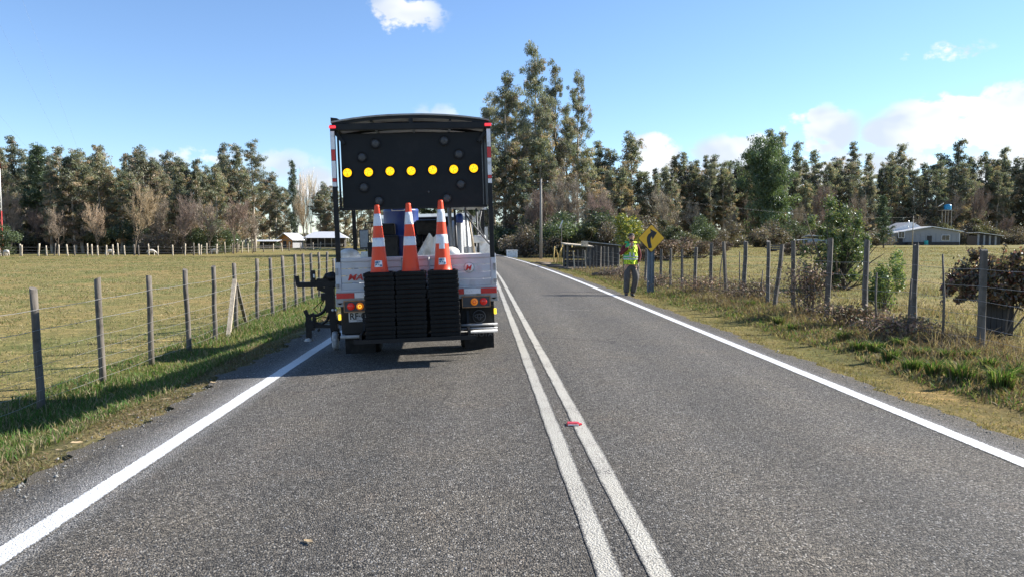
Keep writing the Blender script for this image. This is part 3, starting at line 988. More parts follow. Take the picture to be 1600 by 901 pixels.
for px, top in ((22, 300), (250, 310), (300, 300), (330, 305), (365, 315), (285, 322), (120, 330), (90, 325), (60, 318), (395, 330)):
    tree_px('bare%d' % rt.choice((1, 2)), px, 110 + rt.uniform(0, 6), top + rt.uniform(-8, 6), 'brown leafless sapling ' + near_left(px), 'tree', 'bare saplings behind the left paddock', rt.uniform(.9, 1.3))
for i in range(34):
    px = -30 + i * 12.6 + rt.uniform(-4, 4)
    k = rt.choice((0, 0, 1, 1, 2))
    tree_px('bush%d' % k, px, 112 + rt.uniform(0, 12) + (40 if px > 370 else 0), 372 - rt.uniform(0, 38) + (8 if px > 370 else 0),
            ('dark green', 'brown', 'olive')[k] + ' shrub at the far fence ' + near_left(px), 'shrub', 'shrubs behind the left paddock', rt.uniform(.9, 1.4))
tree_px('bush0', 8, 100, 348, 'rounded green shrub at the foot of the red and white mast', 'shrub', None, 1.0)
tree_px('bush0', 72, 101, 388, 'tiny dark bush in the paddock beside the pale fence posts', 'shrub', None, 1.2)
tree_px('bush0', 433, 165, 378, 'small dark bush in front of the orange-gabled shed', 'shrub', None, 1.0)

# --- great eucalyptus stand on the outside of the bend
BIG = [(757, 172, 104, 'tall1', 1.1), (772, 150, 112, 'tall2', 1.05), (789, 117, 101, 'tall1', 1.0), (806, 140, 110, 'tall2', .9), (819, 168, 106, 'tall0', .9), (834, 71, 103, 'tall0', .78), (850, 150, 100, 'tall2', .8), (866, 100, 106, 'tall1', .7), (885, 165, 104, 'tall0', .8), (902, 117, 108, 'tall2', .66),
       (845, 205, 98, 'euc1', 1.2), (880, 220, 100, 'euc2', 1.2), (800, 222, 97, 'euc3', 1.2), (915, 235, 104, 'euc0', 1.2), (770, 228, 96, 'euc0', 1.2), (860, 240, 96, 'spire1', 1.2), (820, 245, 95, 'spire0', 1.2)]
for px, top, Y, key, wd in BIG:
    lab = {834: 'tallest eucalyptus of the stand on the outside of the bend', 902: 'slim open eucalyptus with tufted side boughs at the edge of the tall stand', 789: 'broad dense eucalyptus nearest the truck in the tall stand', 866: 'second tallest eucalyptus leaning on the tallest one at the bend', 757: 'eucalyptus half hidden behind the truck arrow board', 885: 'eucalyptus between the second tallest and the slim tufted one', 806: 'eucalyptus between the broad dense one and the tallest'}.get(px, 'eucalyptus filling the tall stand on the outside of the bend')
    tree_px(key, px, Y, top, lab, 'tree', 'eucalyptus stand at the bend', wd)
for px, top, Y, key in ((738, 250, 140, 'pine'), (722, 262, 150, 'euc1'), (700, 258, 155, 'euc2'), (680, 265, 158, 'pine'), (655, 268, 160, 'euc0'), (630, 275, 165, 'spire1'), (605, 280, 170, 'euc3'), (580, 285, 175, 'euc1')):
    tree_px(key, px, Y, top, 'tree beyond the bend glimpsed past the striping truck', 'tree', 'trees beyond the bend', 1.4)
for px, top in ((895, 270), (925, 282), (860, 290), (945, 300), (880, 305), (830, 305)):
    tree_px('bare%d' % rt.choice((2, 2, 1)), px, 84 + rt.uniform(0, 9), top + rt.uniform(-6, 8), 'reddish brown leafless tree in front of the tall eucalyptus stand', 'tree', 'bare trees at the bend', rt.uniform(.9, 1.25))
for i in range(22):
    px = 762 + i * 11 + rt.uniform(-4, 4)
    k = rt.choice((0, 0, 1, 1, 2)) if px > 850 else rt.choice((0, 0, 1))
    tree_px('bush%d' % k, px, (93 if px < 860 else 78) + rt.uniform(0, 8), 362 - rt.uniform(0, 46), ('dark green shrub in the thicket below the tall eucalyptus stand', 'brown shrub in the thicket below the tall eucalyptus stand', 'olive shrub in the thicket below the tall eucalyptus stand')[k], 'shrub', 'thicket at the bend', rt.uniform(.9, 1.4))
tree_px('bush1', 822, 80, 340, 'rounded brown bramble bush where the road disappears', 'shrub', None, 1.0)

# --- wood behind the right-hand pasture
RROW = [(934, 218, 150), (951, 235, 152), (987, 211, 150), (970, 262, 146), (1008, 268, 148), (1023, 260, 152), (1040, 262, 150), (1055, 243, 155), (1066, 236, 156), (1082, 258, 152), (1101, 240, 158), (1113, 240, 160), (1127, 262, 155), (1139, 249, 160),
        (1155, 262, 158), (1172, 236, 164), (1200, 203, 172), (1217, 201, 172), (1242, 221, 172), (1256, 250, 168), (1269, 232, 174), (1290, 256, 170), (1308, 246, 172), (1329, 223, 176), (1353, 236, 178), (1372, 268, 174), (1388, 240, 182), (1403, 222, 180),
        (1418, 246, 182), (1440, 252, 182), (1460, 242, 184), (1477, 248, 182), (1497, 217, 184), (1515, 246, 186), (1537, 244, 184), (1552, 248, 184), (1566, 230, 186), (1583, 246, 186), (1597, 237, 186), (1620, 232, 186), (1645, 240, 186), (1670, 235, 186)]
for px, top, Y in RROW:
    key = 'euc%d' % rt.randrange(4) if rt.random() < .45 else 'spire%d' % rt.randrange(3)
    lab = ('loose eucalyptus ' if key[0] == 'e' else 'narrow spired eucalyptus ') + near_right(px)
    if px == 987: lab = 'pointed eucalyptus rising above the man in the yellow vest'
    if px in (1200, 1217): lab = 'tall eucalyptus crown rising behind the dense round evergreen'
    tree_px(key, px, Y + rt.uniform(-2, 4), top + rt.uniform(-2, 3), lab, 'tree', 'wood behind the right pasture', rt.uniform(.85, 1.25))
for i in range(72):
    px = 925 + i * 10.2 + rt.uniform(-5, 5)
    tree_px(rt.choice(('euc0', 'euc1', 'spire1', 'tall0', 'spire0', 'spire2')), px, (140 + (px - 925) * .06) + rt.uniform(0, 10), 266 + rt.uniform(-16, 26), 'shorter brownish eucalyptus in the understorey ' + near_right(px), 'tree', 'understorey of the right wood', rt.uniform(.9, 1.3))
tree_px('broad', 1194, 132, 232, 'dense round dark evergreen tree in front of the wood', 'tree', None, 1.0)
tree_px('pine', 1380, 112, 303, 'small dark conifer beside the grey farmhouse', 'tree', None, 1.15)
for i in range(14):
    px = 950 + i * 48 + rt.uniform(-12, 12)
    Y = (110 + (px - 950) * .1)
    if 1380 < px < 1570: Y = 168
    tree_px('bare%d' % rt.choice((1, 1, 2)), px, Y + rt.uniform(-3, 5), 312 - rt.uniform(-25, 26), 'brown leafless tree at the wood edge ' + near_right(px), 'tree', 'bare trees along the wood', rt.uniform(.9, 1.3))
for i in range(34):
    px = 945 + i * 21 + rt.uniform(-8, 8)
    Y = (100 + (px - 950) * .1)
    if 1370 < px < 1600: Y = 166
    k = rt.choice((0, 1, 1, 2))
    tree_px('bush%d' % k, px, Y + rt.uniform(-4, 4), 362 - rt.uniform(0, 30), ('dark green', 'rusty brown', 'olive')[k] + ' shrub at the wood edge ' + near_right(px), 'shrub', 'shrubs along the wood', rt.uniform(.9, 1.4))

# ------------------------------------------------------------------ road striping truck
M_BLACK = pmat('black_painted_steel', (.007, .008, .010), (.013, .014, .016), 6, .45, bump=.05, dirt=(.020, .019, .018), dscale=5, spec=.25)
M_BOARD = pmat('matt_black_board', (.005, .0065, .009), (.008, .0095, .012), 3, .6, bump=.06, dirt=(.013, .014, .016), dscale=2.5, spec=.3)
M_RUBBER = pmat('black_rubber', (.007, .007, .007), (.015, .0145, .014), 18, .75, bump=.25, dirt=(.032, .03, .026), dscale=7, spec=.25)
M_ALU = pmat('dull_aluminium_gate', (.50, .52, .55), (.56, .58, .60), 3, .5, 0.0, bump=.03, dirt=(.42, .42, .42), dscale=3, stretch=(1, 1, 4))
M_GALV = pmat('galvanised_steel', (.30, .305, .31), (.42, .425, .43), 14, .6, .35, bump=.1, dirt=(.2, .17, .13), dscale=7)
M_WHITE = pmat('white_enamel', (.74, .74, .72), (.82, .82, .8), 6, .4, dirt=(.42, .38, .32), dscale=5)
M_CAB = pmat('pale_cab_paint', (.52, .56, .54), (.60, .63, .61), 3, .32, dirt=(.36, .35, .32), dscale=3, coat=.3)
M_BLUE = pmat('blue_plastic_drum', (.006, .028, .17), (.010, .038, .22), 4, .4, bump=.05, dirt=(.03, .05, .15), dscale=4)
M_REDTXT = pmat('red_lettering', (.50, .018, .016), (.6, .03, .022), 9, .5, dirt=(.38, .1, .09), dscale=6)
M_REFRED = pmat('red_reflective_tape', (.50, .012, .016), (.62, .02, .022), 60, .25)
M_REFWHT = pmat('white_reflective_tape', (.70, .71, .73), (.82, .83, .85), 60, .25, dirt=(.5, .48, .45), dscale=12)
M_GLASSD = pmat('dark_window_glass', (.014, .018, .022), (.02, .026, .03), 2, .08)
M_CANVAS = pmat('grey_canvas', (.30, .295, .285), (.40, .395, .38), 5, .85, bump=.15, dirt=(.2, .19, .18), dscale=3)
M_CLOTH = pmat('white_dust_sheet', (.70, .69, .66), (.80, .79, .76), 6, .8, bump=.2, dirt=(.5, .46, .4), dscale=5)
M_AMBLENS = pmat('dim_amber_lamp_lens', (.035, .037, .042), (.06, .062, .068), 70, .35, bump=.3, bscale=120)
M_ENGINE = pmat('oily_black_engine', (.005, .005, .0055), (.02, .019, .018), 16, .5, bump=.4, spec=.3)
M_PLATE = pmat('licence_plate_white', (.46, .50, .55), (.58, .61, .64), 12, .4, dirt=(.35, .33, .3), dscale=10)
M_INK = pmat('black_ink', (.012, .012, .014), (.02, .02, .022), 10, .5)
M_DARKGREY = pmat('dark_grey_moulding', (.050, .052, .055), (.065, .066, .07), 10, .55)
M_TAILRED = pmat('red_tail_lens', (.32, .010, .008), (.40, .015, .012), 50, .2, emit=(1, .05, .03), estr=.06)
M_TAILAMB = pmat('amber_tail_lens', (.55, .15, .012), (.65, .2, .02), 50, .2, emit=(1, .3, .03), estr=.12)
M_MARKER = pmat('yellow_side_marker', (.85, .55, .02), (.9, .62, .03), 50, .25, emit=(1, .65, .05), estr=.6)
M_REDLAMP = pmat('red_marker_lamp', (.6, .02, .03), (.7, .03, .04), 50, .25, emit=(1, .05, .07), estr=.45)

m, b, out = new_mat('lit_amber_lamp')
tcn = b.n.new('ShaderNodeTexCoord')
led = b.vor(tcn.outputs['Object'], 46.0)
p = b.n.new('ShaderNodeBsdfPrincipled'); p.inputs['Base Color'].default_value = (.8, .42, .01, 1); p.inputs['Roughness'].default_value = .3
ec = b.mix(b.mr(led, .15, .55), (1.0, .66, .012), (.95, .42, .004))
b.l.new(ec, p.inputs['Emission Color']); p.inputs['Emission Strength'].default_value = .75
b.l.new(p.outputs[0], out.inputs[0]); M_LAMP = m

TRK_LOC = Vector((-0.80, 9.6, float(road_z(-.85)) - .0))
TRK_ROT = Euler((0, R(-1.75), R(3.2)))
truck = thing('road_striping_truck', 'light flatbed road striping truck with a black arrow board on its back', 'truck', TRK_LOC)
truck.rotation_euler = TRK_ROT
TM = Matrix.Translation(TRK_LOC) @ TRK_ROT.to_matrix().to_4x4()
TMI = TM.inverted()


def tp(px, py, ly):
    """photo pixel on the truck's cross plane ly metres ahead of its tailgate, in truck coordinates"""
    o = TMI @ Vector((0, 0, CAM_H)); d = TMI.to_3x3() @ ray(px, py)
    return o + d * ((ly - o.y) / d.y)


_txt = {}


def text_mesh(body, size, ext=.001, shear=0.0, bold=0.0, sx=1.0):
    cu = bpy.data.curves.new('lettering', 'FONT'); cu.body = body; cu.size = size; cu.extrude = ext; cu.shear = shear; cu.offset = bold
    cu.align_x = 'LEFT'; cu.space_character = 1.02
    o = bpy.data.objects.new('lettering', cu); COL.objects.link(o)
    dg = bpy.context.evaluated_depsgraph_get()
    me = bpy.data.meshes.new_from_object(o.evaluated_get(dg))
    bpy.data.objects.remove(o); bpy.data.curves.remove(cu)
    mt = Matrix.Rotation(PI / 2, 4, 'X') @ Matrix.Diagonal((sx, 1, 1, 1))
    me.transform(mt)
    return me


def lettering(body, size, loc, mat, parent, name='lettering', **k):
    o = link(name, text_mesh(body, size, **k), mat, parent); o.location = loc
    return o


# --- bed and tailgate
W2 = 1.03
mb = MB().box((0, 2.15, .84), (2.02, 4.28, .10), bev=.01)
mb.build('bed_floor', M_GALV, truck)
mb = MB().box((-.42, 2.4, .62), (.10, 4.6, .2)).box((.42, 2.4, .62), (.10, 4.6, .2)).box((0, .35, .66), (1.3, .08, .16)).box((0, 3.2, .62), (1.3, .08, .16))
mb.build('chassis', M_BLACK, truck)
tg = MB()
tg.box((0, 0, 1.325), (2 * W2, .045, .05), bev=.008).box((0, 0, .915), (2 * W2, .045, .05), bev=.008)
tg.box((-W2 + .035, 0, 1.12), (.07, .045, .36), bev=.008).box((W2 - .035, 0, 1.12), (.07, .045, .36), bev=.008)
tailgate = tg.build('tailgate', M_ALU, truck)
for k in range(4):
    MB().box((0, .004, .9825 + k * .0915), (2 * W2 - .142, .026, .086), bev=.007).build('gate_board', M_ALU, tailgate)
for s in (-1, 1):
    sg = MB().box((s * W2, 2.15, .90), (.035, 4.2, .06), bev=.008).build('side_rail', M_ALU, truck)
    for q in range(5): MB().box((s * (W2 + .024), .35 + q * .9, .89), (.012, .05, .10)).build('rope_hook', M_GALV, sg)
    MB().box((s * (W2 - .02), -.035, 1.18), (.03, .03, .09)).box((s * (W2 - .02), -.045, 1.0), (.04, .03, .05)).build('latch', M_GALV, tailgate)
MB().box((0, 4.28, 1.22), (2.04, .05, .64), bev=.01).build('headboard', M_BLACK, truck)
# rivets on the gate rail
for x in (-.95, -.7, .62, .78, .8, .95):
    MB().lathe([(.009, 0), (.009, .006), (.004, .009)], 8, (x, -.0225, 1.325), 'y').build('rivet', M_DARKGREY, tailgate).scale = (1, 1, 1)

# lettering and roundel on the gate
q = tp(543, 438, -.017)
lettering('MA', .105, (q.x, -.0185, q.z), M_REDTXT, tailgate, ext=.0015, shear=.28, bold=.0025, sx=1.25)
q = tp(733, 418, -.017)
MB().lathe([(.0, 0), (.068, 0), (.068, .003), (.0, .003)], 28, (q.x, -.0155, q.z), 'y').build('roundel', M_WHITE, tailgate)
rg = MB()
rg.lathe([(.062, 0), (.068, 0), (.068, .0025), (.062, .0025), (.062, 0)], 28, (q.x, -.0175, q.z), 'y').build('roundel_ring', M_GALV, tailgate)
lettering('M', .095, (q.x - .05, -.0175, q.z - .034), M_REDTXT, tailgate, ext=.0015, shear=.28, bold=.002, sx=1.0)

# --- conspicuity tape under the gate
for x0, x1, mt in ((-1.03, -.80, M_REFRED), (-.80, -.64, M_REFWHT), (-.64, -.4, M_REFRED), (.40, .60, M_REFRED), (.60, .82, M_REFWHT), (.82, 1.03, M_REFRED)):
    MB().box(((x0 + x1) / 2, -.03, .872), (x1 - x0 - .004, .012, .068)).build('reflective_strip', mt, truck)
MB().box((0, -.012, .85), (2.06, .024, .14), bev=.004).build('rear_sill', M_GALV, truck)

# --- rear panel, lamps, plate
MB().box((0, .06, .575), (1.98, .03, .41), bev=.006).build('rear_panel', M_BLACK, truck)
for s in (-1, 1):
    cx = -.755 if s < 0 else .755
    hb = MB().box((cx, .0, .735), (.36, .07, .15), bev=.008).build('tail_light', M_DARKGREY, truck)
    MB().box((cx, -.038, .735 + .07), (.37, .012, .012)).box((cx, -.038, .735 - .07), (.37, .012, .012)).box((cx - .18, -.038, .735), (.012, .012, .14)).box((cx + .18, -.038, .735), (.012, .012, .14)).build('lamp_guard', pmat('rusty_guard', (.30, .15, .06), (.42, .24, .12), 20, .7), hb)
    for k, mt in ((0, M_TAILRED), (1, M_TAILAMB)):
        x = (-.85 + k * .115) if s < 0 else (.85 - k * .12)
        ln = MB().lathe([(.047, 0), (.047, -.015), (.04, -.025), (.025, -.03), (.0005, -.032)], 20, (x, -.036, .735), 'y').build('lens', mt, hb)
        if k == 1:
            MB().lathe([(.024, 0), (.024, -.006), (.017, -.006), (.017, 0)], 16, (x, -.071, .735), 'y').build('lens_ring', M_TAILRED if s > 0 else M_MARKER, hb)
    MB().box((s * 1.0, -.01, .60 if s < 0 else .60), (.032, .05, .075), bev=.008).build('side_marker', M_MARKER, truck)
    MB().lathe([(.0005, 0), (.03, 0), (.034, .02), (.034, .05)], 14, (s * .99, -.02, .79), 'y').build('socket', M_RUBBER, truck)
    MB().box((s * .99, .02, .79), (.11, .05, .12), bev=.01).build('lamp_bracket', M_GALV, truck)
q = tp(545, 503, .02)
pl = MB().box((q.x + .18, .035, q.z + .065), (.36, .008, .13), bev=.004).build('licence_plate', M_PLATE, truck)
lettering('RF·CF', .118, (q.x + .012, .0295, q.z + .035), M_INK, pl, ext=.001, bold=.003, sx=.9)
lettering('CHILE', .03, (q.x + .10, .0295, q.z + .007), M_INK, pl, ext=.001, sx=1.0)

# --- rear rails, cone rack
MB().tube([(-1.0, -.03, .345), (1.02, -.03, .345)], .022, 10).build('lower_rail', M_GALV, truck)
MB().tube([(.46, -.05, .435), (1.02, -.05, .435)], .017, 10).tube([(.46, -.05, .39), (1.02, -.05, .385)], .014, 10).build('step_rail', M_GALV, truck)
rk = MB().box((-.03, -.26, .335), (1.34, .44, .03))
for x in (-.7, .64): rk.box((x, -.24, .37), (.03, .46, .1)).bar((x, -.02, .36), (x, .05, .66), .03)
rk.box((-.03, -.475, .33), (1.5, .03, .05))
rk.build('cone_rack', M_BLACK, truck)
for x in (-.02, .32): MB().tube([(x - .16, -.03, .55), (x - .16, -.03, 1.33)], .012, 8).build('rack_upright', M_GALV, truck)

# --- mud flaps with moulded name, wheels, axle
for s in (-1, 1):
    fl = MB().box((s * .80, .42, .21), (.40, .014, .30), rot=(R(-4), 0, 0)).build('mud_flap', M_RUBBER, truck)
    if s > 0:
        lettering('TOYOTA', .082, (.622, .406, .225), M_DARKGREY, fl, ext=.002, bold=.002, sx=1.05)
        fg = MB().box((.835, .415, .105), (.018, .006, .085)).box((.822, .415, .138), (.014, .006, .012), rot=(0, R(35), 0)).box((.835, .415, .066), (.045, .006, .010)).build('flap_badge', M_WHITE, fl)
        MB().prism([(.56, .34), (.61, .30), (.70, .215), (.685, .212), (.60, .27), (.555, .31)], .39, .394).build('torn_sticker', M_WHITE, fl)
    for k in (0, 1):
        xw = s * (.66 + k * .23)
        wh = MB()
        wh.lathe([(.20, -.09), (.31, -.098), (.345, -.085), (.352, -.06), (.352, .06), (.345, .085), (.31, .098), (.20, .09)], 30, (xw, .98, .352), 'x')
        w_ = wh.build('wheel', M_RUBBER, truck)
        MB().lathe([(.0005, -.03), (.12, -.03), (.2, -.07), (.205, -.085), (.205, .085), (.2, .07), (.12, .03), (.0005, .03)], 24, (xw, .98, .352), 'x').build('rim', M_GALV, w_)
    fw = MB().lathe([(.20, -.09), (.31, -.098), (.345, -.085), (.352, -.06), (.352, .06), (.345, .085), (.31, .098), (.20, .09)], 30, (s * .80, 5.0, .352), 'x').build('wheel', M_RUBBER, truck)
    MB().lathe([(.0005, -.03), (.12, -.03), (.2, -.07), (.205, .085), (.2, .07), (.12, .03), (.0005, .03)], 24, (s * .80, 5.0, .352), 'x').build('rim', M_GALV, fw)
MB().tube([(-.6, .98, .352), (.6, .98, .352)], .06, 10).sphere((0, .98, .34), (.17, .18, .16)).build('axle', M_ENGINE, truck)
MB().box((.2, 2.6, .42), (.55, .9, .25), bev=.03).box((-.35, 2.2, .38), (.35, .6, .22), bev=.03).build('fuel_tank', M_ENGINE, truck)
# dark panel with a moulded oval emblem at the right-hand corner
MB().box((.77, .035, .555), (.44, .02, .24), bev=.006).build('corner_panel', M_RUBBER, truck)
em = MB()
q = Vector((.79, .022, .535))
em.lathe([(.076, 0), (.088, 0), (.088, .006), (.076, .006), (.076, 0)], 30, (q.x, q.y - .003, q.z), 'y')
for rx, rz_, dz in ((.058, .024, .008), (.022, .040, -.004)):
    ring = [(q.x + rx * math.cos(t), q.y - .004, q.z + dz + rz_ * math.sin(t)) for t in np.linspace(0, 2 * PI, 25)]
    em.tube(ring, .006, 6)
em.build('oval_emblem', M_DARKGREY, truck)

# --- roof frame
PX = .985
for s in (-1, 1):
    ps = MB().box((s * PX, .0, 2.165), (.058, .058, 1.73), bev=.006).build('roof_post', M_BLACK, truck)
    for z0, z1, mt in ((2.72, 2.95, M_REFWHT), (2.58, 2.72, M_REFRED), (2.36, 2.58, M_REFWHT), (2.315, 2.36, M_REFRED), (2.255, 2.315, M_REFWHT)):
        MB().box((s * PX, -.031, (z0 + z1) / 2), (.05, .006, z1 - z0 - .004)).build('post_tape', mt, ps)
    MB().box((s * (PX - .005), -.045, 3.0), (.085, .03, .035), bev=.008).build('marker_lamp', M_REDLAMP, truck)
    MB().box((s * PX, 1.95, 2.075), (.058, .058, 1.91), bev=.006).build('roof_post', M_BLACK, truck)
    MB().box((s * PX, .98, 3.0), (.05, 1.9, .06)).build('roof_rail', M_BLACK, truck)
    MB().bar((s * (PX - .02), .05, 2.95), (s * (PX - .13), .05, 2.80), .04).build('corner_gusset', M_BLACK, truck)
MB().box((0, 0, 3.0), (1.91, .07, .085), bev=.008).build('cross_beam', M_BLACK, truck)


def arch(x):
    return 3.045 + .085 * (1 - (abs(x) / .99) ** 2.2)


nb_ = 15
xs = np.linspace(-.99, .99, nb_)
for k in range(5):
    yy = 0.0 + k * .49
    bow = MB()
    for i in range(nb_ - 1): bow.bar((xs[i], yy, arch(xs[i]) - .012), (xs[i + 1], yy, arch(xs[i + 1]) - .012), .03, .034)
    bow.build('roof_bow', M_BLACK, truck)
for x in (-.5, 0, .5):
    MB().box((x, .98, arch(x) - .034), (.028, 1.94, .026)).build('purlin', M_BLACK, truck)
MB().box((0, -.005, 3.08), (.05, .03, .10)).build('king_strut', M_BLACK, truck)
rf = MB(); vs = []; fs = []
for j in range(2):
    for i in range(nb_): vs.append((xs[i] * 1.01, -.04 + j * 2.04, arch(xs[i]) + .006))
for i in range(nb_ - 1): fs.append((i, i + 1, nb_ + i + 1, nb_ + i))
top = [(v[0], v[1], v[2] + .02) for v in vs]
rf.add(vs, fs).add(top, fs).add([vs[0]] + [vs[i] for i in range(1, nb_)] + [top[i] for i in range(nb_)], [(i, i + 1, nb_ + i + 1, nb_ + i) for i in range(nb_ - 1)])
rf.build('roof_sheet', M_CANVAS, truck)
MB().prism([(-1.0, 3.05), (-.82, 3.05), (-.92, 3.11), (-1.0, 3.12)], -.03, .02).build('roof_end_flap', M_BLACK, truck)

MB().box((PX + .012, .98, 2.52), (.012, 1.86, 1.0)).build('shadow_curtain', M_BOARD, truck)  # edge-on sheet added to widen the truck's shadow on the left verge
# --- arrow board
bd = MB()
bz0, bz1 = 1.985, 2.93
bd.box((-.005, .10, (bz0 + bz1) / 2), (1.80, .035, bz1 - bz0), bev=.006)
board = bd.build('arrow_board', M_BOARD, truck)
MB().box((-.005, .098, bz0 - .012), (1.90, .05, .03)).box((-.935, .10, 2.45), (.024, .03, .95)).box((.92, .10, 2.45), (.024, .03, .95)).build('board_frame', M_BLACK, board)
LIT = [(543, 270.5), (576, 269.5), (609.5, 268), (642.5, 267.5), (676, 266), (709, 265), (740, 263.5)]
DIM = [(586.5, 224.5), (565.5, 246), (568.5, 293), (592, 314), (694, 220), (717, 241), (720, 288), (698.5, 310)]
for lst, mt in ((LIT, M_LAMP), (DIM, M_AMBLENS)):
    for px, py in lst:
        q = tp(px, py, .08)
        rr = .056
        lamp = MB().lathe([(rr + .008, .004), (rr + .010, -.028), (rr, -.030), (rr, -.012), (.0005, -.012)], 22, (q.x, .082, q.z), 'y').build('lamp_hood', M_BLACK, board)
        ln = MB().lathe([(rr - .001, 0), (rr * .8, -.008), (rr * .4, -.012), (.0005, -.013)], 22, (0, 0, 0), 'y').build('lamp_lens', mt, lamp)
        ln.location = (q.x, .069, q.z)
        sp = MB()
        for k in range(5):
            a = k * 2 * PI / 5 + random.random()
            sp.bar((q.x + .012 * math.cos(a), .0545, q.z + .012 * math.sin(a)), (q.x + .042 * math.cos(a), .0575, q.z + .042 * math.sin(a)), .006, .003)
        sp.build('lens_rib', pmat('lens_rib', (.30, .13, .01), (.36, .17, .01), 9, .5) if mt is M_LAMP and 'lens_rib' not in bpy.data.materials else (bpy.data.materials['lens_rib'] if mt is M_LAMP else M_DARKGREY), lamp)
q = tp(670, 300, .08); MB().lathe([(.0005, -.012), (.012, -.01), (.014, 0)], 12, (q.x, .082, q.z), 'y').build('board_bolt', M_DARKGREY, board)

# --- cab
cab = MB()
cab.prism([(4.48, .62), (6.15, .62), (6.25, 1.15), (5.95, 1.98), (5.75, 2.05), (4.55, 2.05), (4.48, 1.98)], -.88, .88)
cab.v = [(y, x, z) for x, y, z in cab.v]
cab_o = cab.build('cab', M_CAB, truck)
MB().box((0, 4.47, 1.72), (1.25, .012, .50), bev=.004).build('rear_window', M_GLASSD, cab_o)
MB().box((-.80, 4.47, 1.36), (.09, .014, .36), bev=.004).build('cab_vent', M_RUBBER, cab_o)
for s in (-1, 1):
    mr_ = MB().box((s * 1.24, 5.95, 1.62), (.20, .07, .40), bev=.03).build('wing_mirror', M_RUBBER, truck)
    MB().box((s * 1.24, 5.912, 1.62), (.165, .008, .35)).build('mirror_glass', M_GALV, mr_)
    MB().tube([(s * .88, 6.0, 1.35), (s * 1.2, 5.98, 1.35), (s * 1.26, 5.96, 1.6), (s * 1.2, 5.98, 1.95), (s * .88, 5.9, 1.95)], .014, 8).build('mirror_arm', M_BLACK, mr_)
    MB().box((s * 1.25, 5.95, 1.28), (.16, .06, .16), bev=.03).build('wide_mirror', M_WHITE, mr_)

# --- striping plant on the bed
c = tp(629, 400, 2.0)
MB().lathe([(.0005, 0), (.27, 0), (.275, .03), (.268, .06), (.268, .34), (.282, .36), (.282, .39), (.268, .41), (.268, .70), (.282, .72), (.282, .75), (.268, .77), (.268, 1.10), (.275, 1.13), (.255, 1.15), (.0005, 1.15)], 32, (c.x, 2.0, .89)).build('paint_drum', M_BLUE, truck)
fr = MB()
for z in (1.0, 1.30): fr.box((c.x, 1.70, z), (.62, .012, .012))
for k in range(6): fr.box((c.x - .05 + k * .062, 1.70, 1.06 + k * .045 / 2), (.010, .012, .30 + k * .045))
fr.build('drum_guard', M_GALV, truck)
c = tp(622, 325.5, 1.2)
MB().box((c.x, 1.2, c.z + .035), (.19, .012, .012)).box((c.x, 1.2, c.z - .035), (.19, .012, .012)).box((c.x - .09, 1.2, c.z), (.012, .012, .06)).box((c.x + .09, 1.2, c.z), (.012, .012, .06)).build('tank_bracket', M_WHITE, truck)
c = tp(668, 360, 1.9)
en = MB().box((c.x, 1.9, 1.18), (.44, .7, .52), bev=.03).box((c.x + .02, 1.85, 1.74), (.40, .5, .24), bev=.06).tube([(c.x - .12, 1.7, 1.42), (c.x - .12, 1.7, 1.62)], .05, 10).tube([(c.x + .12, 1.7, 1.42), (c.x + .1, 1.7, 1.64)], .04, 10)
en.build('engine', M_ENGINE, truck)
for k in range(4): MB().tube([(c.x - .2 + k * .13, 1.53, 1.46 + .05 * (k % 2)), (c.x - .12 + k * .13, 1.53, 1.5), (c.x - .08 + k * .12, 1.55, 1.38)], .018, 7).build('engine_hose', M_GALV if k % 2 else M_RUBBER, truck)
MB().lathe([(.0005, 0), (.06, 0), (.06, .05), (.0005, .05)], 16, (c.x + .05, 1.52, 1.52), 'y').build('air_filter', M_GALV, truck)
MB().box((-.47, 2.0, 1.27), (.34, 1.3, .74), bev=.04).box((-.47, 1.9, 1.72), (.24, .5, .2), bev=.04).build('shadow_bulk', M_ENGINE, truck)  # bulk added behind the cones so the load casts a solid shadow
MB().box((.16, 2.5, 1.42), (.7, .5, 1.0), bev=.05).build('shadow_block', M_ENGINE, truck)  # dark block added to fill out the shadow of the bed load
MB().lathe([(.0005, 0), (.22, 0), (.23, .3), (.22, .8), (.15, .95), (.0005, .97)], 24, (.62, 2.3, .89)).build('paint_kettle', M_WHITE, truck)
MB().box((.70, 1.0, 1.12), (.42, .5, .44), bev=.03).build('bead_sacks', M_CLOTH, truck)
# dust sheet slung over the engine, in folds
c = tp(680, 380, 1.3)
vs = []; fs = []; nu, nv = 22, 12
for j in range(nv):
    for i in range(nu):
        u = i / (nu - 1); v = j / (nv - 1)
        wdt = .10 + .22 * v
        vs.append((c.x - .02 + (u - .55) * wdt * 1.6 - .02 * v, 1.3 - .03 * v + .035 * math.sin(u * 17 + v * 2) * (.3 + v), 1.62 - .36 * v + .03 * math.sin(u * 9) * (1 - v) - .06 * (u - .3) ** 2))
for j in range(nv - 1):
    for i in range(nu - 1): fs.append((j * nu + i, j * nu + i + 1, (j + 1) * nu + i + 1, (j + 1) * nu + i))
bk = [(x, y + .012, z) for x, y, z in vs]
MB().add(vs, fs, True).add(bk, fs, True).build('dust_sheet', M_CLOTH, truck)
